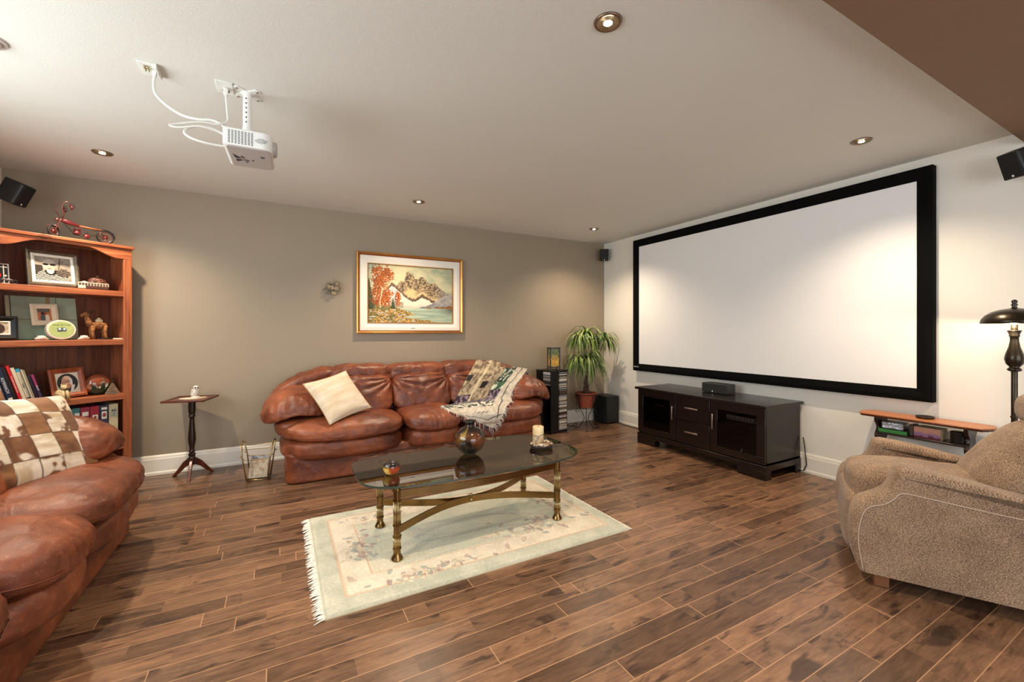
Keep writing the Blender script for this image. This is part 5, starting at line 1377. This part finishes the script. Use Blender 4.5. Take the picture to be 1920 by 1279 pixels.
def arm_mesh(x0, x1):
    """rounded-edge extrusion of the side profile between x0 and x1, with a grid of rings"""
    P = smoothprof(armprof(), 2); n = len(P)
    cxp = .42; cz = .25
    m = MB(); rings = [(0, .040), (0, .028), (.006, .012), (.018, .003), (.034, 0)]
    Wd = x1 - x0; xs = [(a, i_) for a, i_ in rings] + [(Wd * .5, -.004)] + [(Wd - a, i_) for a, i_ in rings[::-1]]
    v = []
    for (dx, ins) in xs:
        for k, (s_, z) in enumerate(P):
            a = P[max(k - 1, 0)]; b = P[min(k + 1, n - 1)]; tx, tz = b[0] - a[0], b[1] - a[1]; L = math.hypot(tx, tz) or 1
            nx_, nz_ = tz / L, -tx / L      # inward normal for this winding
            v.append((x0 + dx, s_ + nx_ * ins, z + nz_ * ins if z > .07 else z))
    R_ = len(xs); f = []
    for r_ in range(R_ - 1):
        for k in range(n - 1): f.append((r_ * n + k, r_ * n + k + 1, (r_ + 1) * n + k + 1, (r_ + 1) * n + k))
        f.append((r_ * n + n - 1, r_ * n, (r_ + 1) * n, (r_ + 1) * n + n - 1))
    f.append(tuple(range(n - 1, -1, -1))); f.append(tuple((R_ - 1) * n + k for k in range(n)))
    m.add(v, f); return m, P
for (x0, x1) in ((W / 2 - .155, W / 2), (-W / 2, -W / 2 + .155)):
    m, P = arm_mesh(x0, x1); a = m.build('armrest', M_chair, ac, smooth='auto', angle=50)
    xo = x1 + .001 if x0 > 0 else x0 - .001
    m = MB(); pts = [(xo, .012, .08), (xo, -.010, .22), (xo, .004, .33), (xo, .03, .385), (xo, .09, .405), (xo, .125, .44), (xo, .146, .474), (xo, .20, .470), (xo, .34, .455), (xo, .53, .437), (xo, .84, .425)]
    pts = [(xo, a_, b_) for a_, b_ in smoothprof([(p[1], p[2]) for p in pts], 2)]; m.tube(pts, .003, 6); m.build('welt_seam', pm('chair_seam', srgb(176, 154, 134), .9), a)
ix = W / 2 - .155
m = MB(); m.soft((0, .43, .215), (ix + .01, .40, .145), 10, 14, None, None, .002, 6); m.build('seat_base', M_chair, ac)
m = MB(); m.soft((0, .012, .235), (ix + .004, .055, .165), 4, 18, None, None, .003, 6); m.build('front_panel', M_chair, ac)
m = MB(); m.soft((0, .315, .425), (ix + .012, .335, .090), 3.6, 24, lambda q, w: (w.x, w.y - .0, w.z + .012 * (1 - q.x ** 2) * max(0, q.z)), None, .005, 6, 2); m.build('seat_cushion', M_chair, ac)
m = MB(); m.soft((0, .80, .45), (W / 2 - .03, .085, .36), 6, 18, lambda q, w: (w.x * (1 - .06 * max(0, q.z)), w.y + .08 * q.z, w.z), None, .004, 5); m.build('back_frame', M_chair, ac)
m = MB(); m.soft((0, .655, .615), (ix + .045, .125, .185), 2.9, 26, lambda q, w: (w.x * (1 - .10 * q.z), w.y + .13 * q.z - .03 * (1 - q.x ** 2), w.z), None, .008, 5, 4); m.build('back_cushion', M_chair, ac)
m = MB(); m.soft((0, .755, .835), (ix + .025, .095, .090), 2.8, 22, None, None, .006, 6, 8); m.build('headrest', M_chair, ac)
for (x, y) in ((W / 2 - .085, .085), (-W / 2 + .085, .085), (W / 2 - .085, .78), (-W / 2 + .085, .78)):
    bxo('foot', (x - .045, x + .045, y - .028, y + .028, 0, .075), M_mahog if False else pm('chair_foot_wood', srgb(120, 76, 48), .4), ac, .003)
# ------------------------------------------------------------------ ceiling projector
pj = thing('projector', 'white projector hanging upside down from the ceiling on a white pole', 'projector', (-.145, 2.575, ZC))
M_pj = pm('projector_white', srgb(236, 236, 232), .35); M_pjg = pm('projector_grey', srgb(176, 168, 164), .4)
M_hole = pm('vent_dark', srgb(70, 72, 74), .6)
def rrect(x0, x1, y0, y1, rads, n=8):
    out = []
    for (cx, cy, a0, r_) in ((x1 - rads[0], y0 + rads[0], -90, rads[0]), (x1 - rads[1], y1 - rads[1], 0, rads[1]), (x0 + rads[2], y1 - rads[2], 90, rads[2]), (x0 + rads[3], y0 + rads[3], 180, rads[3])):
        for k in range(n + 1): g = R(a0 + 90 * k / n); out.append((cx + r_ * math.cos(g), cy + r_ * math.sin(g)))
    return out
bx0, bx1, by0, by1 = -.088, .118, -.145, .145
zt, zb = -.245, -.335
yaw = Matrix.Rotation(R(-2), 4, 'Z')
m = MB(); m.prism(rrect(bx0, bx1, by0, by1, (.045, .03, .012, .012)), zb + .006, zt, yaw); bd = m.build('housing', M_pj, pj, smooth='auto', bevel=.007, seg=3)
m = MB(); m.prism(rrect(bx0 + .012, bx1 - .006, by0 + .004, by1 - .008, (.045, .03, .012, .012)), zb, zb + .008, yaw); cv = m.build('cover_panel', M_pjg, pj, smooth='auto', bevel=.003)
m = MB()
for cx_ in range(8):
    for r_ in range(9):
        x = bx0 + .022 + cx_ * .0135; z = zt - .014 - r_ * .0072; m.box(x, x + .0085, by0 - .0008, by0 + .001, z - .0035, z, yaw)
m.build('vent_grille', M_hole, bd, smooth=False)
m = MB()
for k in range(5):
    m.tube([(bx1 - .048 + (.008 + k * .0055) * math.cos(R(a)), by0 + .004 - .0042, zt - .030 + (.006 + k * .0052) * math.sin(R(a))) for a in range(-150, -20, 18)], .0009, 4, M=yaw)
m.build('speaker_slots', M_hole, bd)
m = MB(); m.lathe([(.034, -.012), (.038, .0), (.037, .020), (.030, .022), (.028, .008), (0, .006)], 32, M=yaw @ Matrix.Translation((bx1 - .004, -.050, -.288)) @ Matrix.Rotation(PI / 2, 4, 'Y')); m.build('lens_ring', M_pjg, pj)
m = MB(); m.lathe([(0, .016), (.018, .013), (.028, .006)], 24, M=yaw @ Matrix.Translation((bx1 - .004, -.050, -.288)) @ Matrix.Rotation(PI / 2, 4, 'Y')); m.build('lens', M_blackgloss, pj)
# angular bird-like sticker and small marks on the underside
Zf = zb - .0006
m = MB(); 
for P in ([(-.060, -.045), (-.020, .015), (-.052, .010)], [(-.052, .022), (-.018, .030), (-.050, .060)], [(-.030, -.020), (-.020, -.028), (-.008, -.004), (-.016, .002)], [(-.016, .018), (.012, .024), (.0, .034), (-.018, .030)], [(-.012, .050), (.0, .042), (.004, .050), (-.008, .062)]):
    m.prism(P, Zf, Zf + .0006, yaw)
m.build('sticker', M_text_k, cv, smooth=False)
m = MB(); m.box(.062, .080, -.055, -.035, Zf, Zf + .001, yaw); m.box(.020, .028, .010, .030, Zf, Zf + .001, yaw); m.build('button_marks', M_hole, cv, smooth=False)
m = MB(); m.lathe([(.0195, -.185), (.0195, 0.0)], 28); m.lathe([(.0215, -.245), (.0215, -.180), (.0195, -.178)], 28); m.build('pole', M_pj, pj, smooth='auto')
m = MB()
for k in range(6): m.soft((-.004, -.0195, -.035 - k * .024), (.0035, .0015, .0045), 2, 5)
m.build('pole_holes', M_hole, pj)
m = MB(); m.lathe([(0, -.010), (.024, -.010), (.030, -.005), (.030, 0), (0, 0)], 28)
for k in range(4):
    g = R(45 + 90 * k); m.prism([(.02 * math.cos(g - 1.2), .02 * math.sin(g - 1.2)), (.072 * math.cos(g - .22), .072 * math.sin(g - .22)), (.078 * math.cos(g), .078 * math.sin(g)), (.072 * math.cos(g + .22), .072 * math.sin(g + .22)), (.02 * math.cos(g + 1.2), .02 * math.sin(g + 1.2))], -.004, 0)
m.build('mount_plate', M_pj, pj, smooth='auto', bevel=.001)
for k in range(4):
    g = R(45 + 90 * k); m = MB(); m.soft((.062 * math.cos(g), .062 * math.sin(g), -.006), (.007, .007, .004), 2, 6); m.build('screw', M_steel, pj)
for (x, y, lab, nm) in ((-.530, 2.548, 'white ceiling plate with brass terminals and a cable plugged in, left of the projector mount', 'a'), (-.240, 2.560, 'white ceiling outlet plate with a plug, right beside the projector mount', 'b')):
    p = thing('outlet_plate', lab, 'wall plate', (x, y, ZC), 0, 'ceiling outlet plates')
    bxo('cover', (-.036, .036, -.060, .060, -.006, 0), M_white, p, .002)
    if nm == 'a':
        m = MB()
        for k in range(6): m.lathe([(.0042, -.016), (.0042, -.006)], 10, c=(-.014 + .012 * (k % 2), -.030 + .014 * (k // 2), 0))
        m.build('terminals', M_brassl, p); bxo('plug', (.010, .026, -.012, .012, -.030, -.006), M_white, p, .003); bxo('side_fin', (.030, .036, -.058, .056, -.022, -.006), M_white, p, .001)
    else: bxo('plug', (-.006, .014, -.012, .012, -.040, -.006), M_white, p, .004); bxo('socket_slots', (-.012, .018, .018, .040, -.0068, -.006), M_hole, p, 0)
def cable(label, pts, r_):
    P = [Vector(p) for p in pts]; out = []
    for i in range(len(P) - 1):
        a, b, c, d = P[max(i - 1, 0)], P[i], P[i + 1], P[min(i + 2, len(P) - 1)]
        for k in range(7):
            t_ = k / 7; out.append(.5 * ((2 * b) + (c - a) * t_ + (2 * a - 5 * b + 4 * c - d) * t_ * t_ + (3 * b - 3 * c + d - a) * t_ ** 3))
    out.append(P[-1]); m = MB(); m.tube(out, r_, 8); o = m.build('cable', M_white, None); tag(o, label, 'cable', 'projector cables'); return o
cable('thick white cable sagging from the left ceiling plate to the projector', [(-.512, 2.55, 2.412), (-.515, 2.545, 2.37), (-.505, 2.535, 2.32), (-.46, 2.52, 2.27), (-.40, 2.51, 2.236), (-.34, 2.50, 2.228), (-.29, 2.50, 2.236), (-.25, 2.50, 2.226), (-.222, 2.51, 2.198), (-.215, 2.52, 2.180)], .006)
cable('thin white power cable hanging from the outlet plate down behind the projector', [(-.236, 2.56, 2.402), (-.232, 2.55, 2.36), (-.228, 2.53, 2.31), (-.226, 2.51, 2.25), (-.26, 2.48, 2.215), (-.33, 2.46, 2.200), (-.42, 2.45, 2.165), (-.435, 2.44, 2.150), (-.40, 2.44, 2.150), (-.33, 2.44, 2.172), (-.28, 2.45, 2.172), (-.236, 2.47, 2.168)], .0045)
cable('looped white video cable left of the projector housing', [(-.236, 2.50, 2.176), (-.29, 2.50, 2.196), (-.36, 2.49, 2.182), (-.39, 2.48, 2.150), (-.37, 2.47, 2.125), (-.32, 2.47, 2.112), (-.27, 2.48, 2.112), (-.235, 2.49, 2.116)], .0055)
sd = thing('smoke_detector', 'round white smoke detector on the ceiling at the top left corner of the photo', 'smoke detector', (-1.085, 2.615, ZC))
m = MB(); m.lathe([(0, -.030), (.040, -.030), (.047, -.026), (.052, -.010), (.068, -.008), (.070, 0), (0, 0)], 40); m.build('housing', pm('detector_white', srgb(196, 190, 184), .4), sd, smooth='auto')
m = MB(); m.lathe([(0, -.038), (.030, -.037), (.034, -.031), (.034, -.029)], 30); m.build('cap', M_white, sd, smooth='auto')

# ------------------------------------------------------------------ satellite speakers
def satellite(label, loc, aim, wall_pt, up=0.0):
    t = thing('wall_speaker', label, 'speaker', loc, rot=look_rot(aim), group='small black satellite speakers')
    P = [(-.050, -.055), (.050, -.055), (.058, -.035), (.046, .070), (-.046, .070), (-.058, -.035)]
    m = MB(); m.prism(P, -.078, .078); m.build('casing', pm('satin_black', srgb(20, 20, 21), .4), t, smooth='auto', bevel=.006)
    bxo('grille', (-.046, .046, -.060, -.054, -.072, .072), pm('grille_black', srgb(10, 10, 11), .7), t, .004)
    bxo('badge', (-.005, .005, -.0612, -.060, -.066, -.054), M_text_w, t, 0)
    t2 = Matrix.Translation(loc) @ look_rot(aim).to_matrix().to_4x4()
    wp = t2.inverted() @ Vector(wall_pt)
    m = MB(); m.tube([(0, .066, 0), (0, .085, 0), tuple(wp)], .008, 10); m.soft(tuple(wp), (.020, .020, .020), 3, 6); m.build('bracket', M_black, t)
    return t
s1 = satellite('black wall speaker high on the left wall above the bookcase, tilted down', (-1.625, 4.30, 2.190), (.86, -.22, -.42), (-1.812, 4.31, 2.22))
s2 = satellite('small black speaker high in the back right corner between the taupe wall and the screen', (3.895, 4.515, 2.265), (-.50, -.80, -.25), (3.985, 4.60, 2.30))
s3 = satellite('black speaker high on the right wall just under the brown soffit', (3.862, .785, 2.220), (-.86, .35, -.38), (3.986, .74, 2.25))
m = MB(); m.tube([(-1.822, 4.15, 2.42), (-1.800, 4.12, 2.33), (-1.790, 4.10, 2.28), (-1.812, 4.16, 2.215)], .004, 6)
tag(m.build('speaker_wire', M_white, None), 'white wire looping down the left wall to the speaker above the bookcase', 'wire')

# ------------------------------------------------------------------ CD tower with lantern
cdm = Matrix.Translation((2.925, 4.345, 0)) @ Matrix.Rotation(R(9), 4, 'Z')
tw = thing('media_tower', 'black square tower rack full of compact discs at the right end of the back sofa', 'rack', (2.925, 4.345, 0), R(9))
hw = .133
M_blkw = pm('black_lacquer', srgb(16, 14, 14), .35)
bxo('top', (-hw - .006, hw + .006, -hw - .006, hw + .006, .735, .752), M_blkw, tw, .003); bxo('base', (-hw, hw, -hw, hw, 0, .035), M_blkw, tw, .003)
bxo('front_board', (-hw, -.012, -hw, -hw + .018, .035, .735), M_blkw, tw, .001); bxo('right_edge', (hw - .006, hw, -hw, -hw + .13, .035, .735), M_blkw, tw, .001)
bxo('right_board', (hw - .018, hw, -hw + .13, hw, .035, .735), M_blkw, tw, .001); bxo('core', (-.012, -.004, -hw + .018, .0, .035, .735), M_blkw, tw, 0); bxo('inner_wall', (-.116, .116, .006, .012, .035, .735), M_blkw, tw, 0)
bxo('back_board', (-hw + .0, hw - .02, hw - .016, hw, .035, .735), M_blkw, tw, 0); bxo('left_board', (-hw, -hw + .016, .012, hw - .016, .035, .735), M_blkw, tw, 0)
random.seed(44)
cdcols = [srgb(206, 200, 190), srgb(150, 148, 146), srgb(72, 68, 66), srgb(28, 26, 26), srgb(186, 170, 140), srgb(110, 96, 80), srgb(170, 172, 178), srgb(84, 60, 50), srgb(92, 100, 96), srgb(222, 216, 206)]
cdproto = {}
def ordn(k):
    k = max(k, 1); return '%d%s' % (k, 'th' if 10 <= k % 100 <= 20 else {1: 'st', 2: 'nd', 3: 'rd'}.get(k % 10, 'th'))
def cdcase(k):
    if k in cdproto: return cdproto[k]
    m = MB(); m.box(0, .124, 0, .128, 0, .0100); me = m.build('tmp', None, None, smooth=False)
    md = me.data; bpy.data.objects.remove(me)
    md.materials.append(pm('disc_case_%d' % k, cdcols[k], .25, spec=.6)); cdproto[k] = md; return md
z = .0365; k = 1
while z < .722:
    o = bpy.data.objects.new('disc_case', cdcase(random.randrange(len(cdcols)))); col.objects.link(o)
    o.matrix_world = cdm @ Matrix.Translation((-.001 + random.uniform(0, .002), -hw - .0035 + random.uniform(0, .004), z))
    tag(o, ordn(k) + ' disc case from the bottom of the front column of the black tower', 'disc case', 'disc cases stacked in the front column of the tower')
    z += .0112
    if k % 7 == 6: z += .0010
    k += 1
z = .575; k = 0
while z < .722:
    o = bpy.data.objects.new('disc_case', cdcase(random.choice([0, 1, 2, 6, 9]))); col.objects.link(o)
    o.matrix_world = cdm @ Matrix.Translation((-hw - .003 + random.uniform(0, .003), .006, z)) @ Matrix.Rotation(-PI / 2, 4, 'Z')
    k += 1; tag(o, ordn(k) + ' disc case from the bottom of the side column facing the sofa', 'disc case', 'disc cases in the side column of the tower')
    z += .0112
ln = thing('lantern', 'black-framed lantern with green and amber glass panes standing on the disc tower', 'lantern', (2.945, 4.335, .7525), R(-16))
m = MB()
for sx in (-1, 1):
    for sy in (-1, 1): m.box(sx * .058 - .006, sx * .058 + .006, sy * .058 - .006, sy * .058 + .006, 0, .262)
m.build('corner_posts', M_blkw, ln, smooth='auto', bevel=.001)
bxo('roof', (-.067, .067, -.067, .067, .256, .270), M_blkw, ln, .002); bxo('floor_plate', (-.064, .064, -.064, .064, .026, .040), M_blkw, ln, .001)
def panep(p, i):
    n = fbm(p[0] * 60 + p[1] * 60, p[2] * 60, 1, 3)
    c = mixv(srgb(214, 164, 66), srgb(112, 122, 70), sstep(.12, .19, p[2] + .03 * n)); return mixv(c, srgb(40, 42, 28), sstep(.05, .3, n) * .8)
for k in range(4):
    g = k * PI / 2; m = MB(); m.grid(24, 44, lambda u, v: ((u - .5) * .104, -.057, .040 + v * .216)); m.build('glass_pane', vcol_mat('stained_pane', .15, .6), ln, M=Matrix.Rotation(g, 4, 'Z'), paint=panep, smooth=False, solid=.002)

# ------------------------------------------------------------------ potted plant on iron stand, subwoofer
pp = thing('potted_plant', 'spiky striped-leaf tree in a terracotta pot on an iron stand in the back corner', 'plant', (3.420, 4.300, .258))
M_terra = pm('terracotta', srgb(158, 78, 50), .7, c2=srgb(128, 58, 38), vs_=9, bmp=.3, bs=60)
m = MB(); m.lathe([(0, 0), (.085, 0), (.118, .150), (.132, .152), (.136, .186), (.122, .188), (.112, .150), (0, .150)], 40); m.build('pot', M_terra, pp, smooth='auto')
m = MB(); m.lathe([(0, .165), (.06, .172), (.115, .165)], 20); m.build('soil', pm('moss', srgb(74, 92, 36), .9, c2=srgb(40, 48, 22), vs_=30, bmp=1, bs=80), pp)
M_bark = pm('bark', srgb(92, 62, 46), .8, c2=srgb(52, 32, 24), vs_=18, bmp=.8, bs=50, bd=.01); M_bark2 = pm('pale_stem', srgb(176, 148, 118), .7, c2=srgb(130, 104, 80), vs_=14, bmp=.4, bs=60)
m = MB(); m.tube([(0, 0, .16), (-.005, 0, .22), (.01, 0, .28), (-.005, 0, .34), (0, 0, .40)], [.042, .036, .026, .030, .018], 14)
for k in range(12): m.soft((random.uniform(-.035, .035), random.uniform(-.03, .02), .17 + k * .016), (.018, .018, .016), 2.2, 5)
m.build('trunk', M_bark, pp)
m = MB(); m.tube([(0, 0, .39), (-.01, 0, .50), (-.02, -.01, .62), (-.01, 0, .72), (.0, 0, .78)], [.017, .013, .012, .011, .010], 10); m.tube([(-.012, 0, .66), (.035, .0, .74), (.045, 0, .82), (.010, 0, .92)], [.011, .011, .010, .009], 10)
m.tube([(-.01, 0, .70), (-.06, 0, .77), (-.10, 0, .86)], [.010, .009, .008], 8); m.tube([(.01, 0, .46), (.14, .0, .56), (.24, 0, .72), (.285, -.02, .86)], [.009, .009, .009, .008], 8); m.tube([(-.005, 0, .50), (-.11, -.02, .54), (-.18, -.04, .60)], [.009, .008, .008], 8)
m.build('branches', M_bark2, pp)
random.seed(77)
leafcols = []
def crown(c, n, L0, L1, wd, squash=1.0, sd=0):
    m = MB(); cols_ = []
    for k in range(n):
        a = random.uniform(0, 2 * PI); el = R(random.choice([random.uniform(0, 35), random.uniform(20, 65)])); L = random.uniform(L0, L1) * 1.25
        p = Vector(c); d = Vector((math.cos(a) * math.cos(el), math.sin(a) * math.cos(el) * squash, math.sin(el))); pts = [p.copy()]; S_ = 9
        for s_ in range(S_):
            p = p + d * (L / S_); pts.append(p.copy()); d = (d + Vector((0, 0, -.32 - .14 * random.random()))).normalized()
        side = Vector((-math.sin(a), math.cos(a), 0)); o = len(m.v); tone = random.random()
        for i, q in enumerate(pts):
            w = wd * (1 - (i / S_) ** 2.2) * (.55 + .45 * min(1, i / 2)) + .0006
            for s_ in (-1, -.45, .45, 1):
                m.v.append(tuple(q + side * w * s_ + Vector((0, 0, -.0025 if abs(s_) < .9 else 0))))
                g = mixv(srgb(64, 108, 34), srgb(40, 76, 28), tone); cols_.append(mixv(g, srgb(206, 212, 134), .78) if abs(s_) > .9 and tone < .75 else (mixv(g, srgb(150, 176, 70), .35) if tone < .4 else g))
        for i in range(S_):
            for j in range(3): m.f.append((o + i * 4 + j, o + i * 4 + j + 1, o + i * 4 + 5 + j, o + i * 4 + 4 + j))
    ob = m.build('leaf_crown', vcol_mat('striped_leaf', .4, .5), pp, paint=lambda p, i: cols_[i]); return ob
crown((.01, 0, .92), 85, .24, .36, .0085, .8); crown((-.10, 0, .86), 60, .20, .30, .0085, .8); crown((.10, .02, .88), 40, .16, .26, .008, .7)
crown((.285, -.02, .86), 80, .20, .30, .0085, .5); crown((-.02, -.06, .62), 105, .22, .34, .009, .8); crown((-.18, -.04, .60), 62, .16, .25, .0085, .8); crown((.12, .0, .50), 45, .22, .32, .008, .6)
ps_ = thing('plant_stand', 'wrought iron scroll stand carrying the terracotta pot in the corner', 'plant stand', (3.420, 4.300, 0))
m = MB()
for (r_, z) in ((.142, .425), (.092, .250)): m.tube([(r_ * math.cos(2 * PI * k / 40), r_ * math.sin(2 * PI * k / 40), z) for k in range(40)], .004, 6, closed=True)
m.build('ring', M_iron, ps_)
def spiral(cx, cz, r0, r1, a0, a1, n=20): return [(cx + (r0 + (r1 - r0) * k / n) * math.cos(R(a0 + (a1 - a0) * k / n)), cz + (r0 + (r1 - r0) * k / n) * math.sin(R(a0 + (a1 - a0) * k / n))) for k in range(n + 1)]
for k in range(3):
    a = R(-90 + 20 + 120 * k)
    P = [(.142, .425), (.120, .34), (.092, .250), (.045, .17), (.025, .12), (.060, .055), (.105, .012), (.140, .010)] + spiral(.150, .042, .032, .010, -80, 320)
    m = MB(); m.tube([(x * math.cos(a), x * math.sin(a), z) for x, z in P], .0042, 7); m.build('leg', M_iron, ps_)
    m = MB(); Q = spiral(.130, .215, .028, .008, 200, -140)
    m.tube([(x * math.cos(a), x * math.sin(a), z) for x, z in Q], .0035, 6)
    for s_ in (-1, 1):
        g = a + s_ * .32; m.tube([((.134 - .02 * abs(t_)) * math.cos(g) , (.134 - .02 * abs(t_)) * math.sin(g), .40 - .16 * t_) for t_ in [j / 8 for j in range(9)]], .0028, 6)
        m.tube([(.141 * math.cos(g + .16 * math.cos(R(j))), .141 * math.sin(g + .16 * math.cos(R(j))), .400 + .018 * math.sin(R(j))) for j in range(0, 360, 24)], .0025, 5)
    m.build('scroll', M_iron, ps_)
sw = thing('subwoofer', 'black box subwoofer standing in the corner behind the potted plant', 'subwoofer', (3.860, 4.425, 0))
bxo('cabinet', (-.098, .105, -.122, .130, .012, .362), pm('black_ash', srgb(20, 19, 19), .45, bmp=.2, bs=120), sw, .004)
bxo('grille', (-.106, -.098, -.116, .124, .018, .356), pm('sub_cloth', srgb(12, 12, 12), .85), sw, .003)
for (x, y) in ((-.08, -.10), (.085, -.10), (-.08, .105), (.085, .105)):
    m = MB(); m.lathe([(.012, 0), (.012, .013)], 12, c=(x, y, 0)); m.build('foot', M_black, sw)
m = MB(); m.tube([(3.93, 4.29, .02), (3.935, 4.20, .005), (3.93, 4.05, .005), (3.94, 3.85, .005), (3.955, 3.60, .005)], .004, 6); tag(m.build('power_cord', M_black, None), 'black cord running along the floor from the subwoofer towards the media cabinet', 'cord')
m = MB(); m.tube([(3.06, 4.42, .006), (3.14, 4.36, .03), (3.18, 4.36, .045), (3.22, 4.40, .02), (3.26, 4.42, .005), (3.32, 4.45, .005)], .0035, 6); tag(m.build('power_cord', M_black, None), 'thin black cord curling on the floor between the disc tower and the plant stand', 'cord')
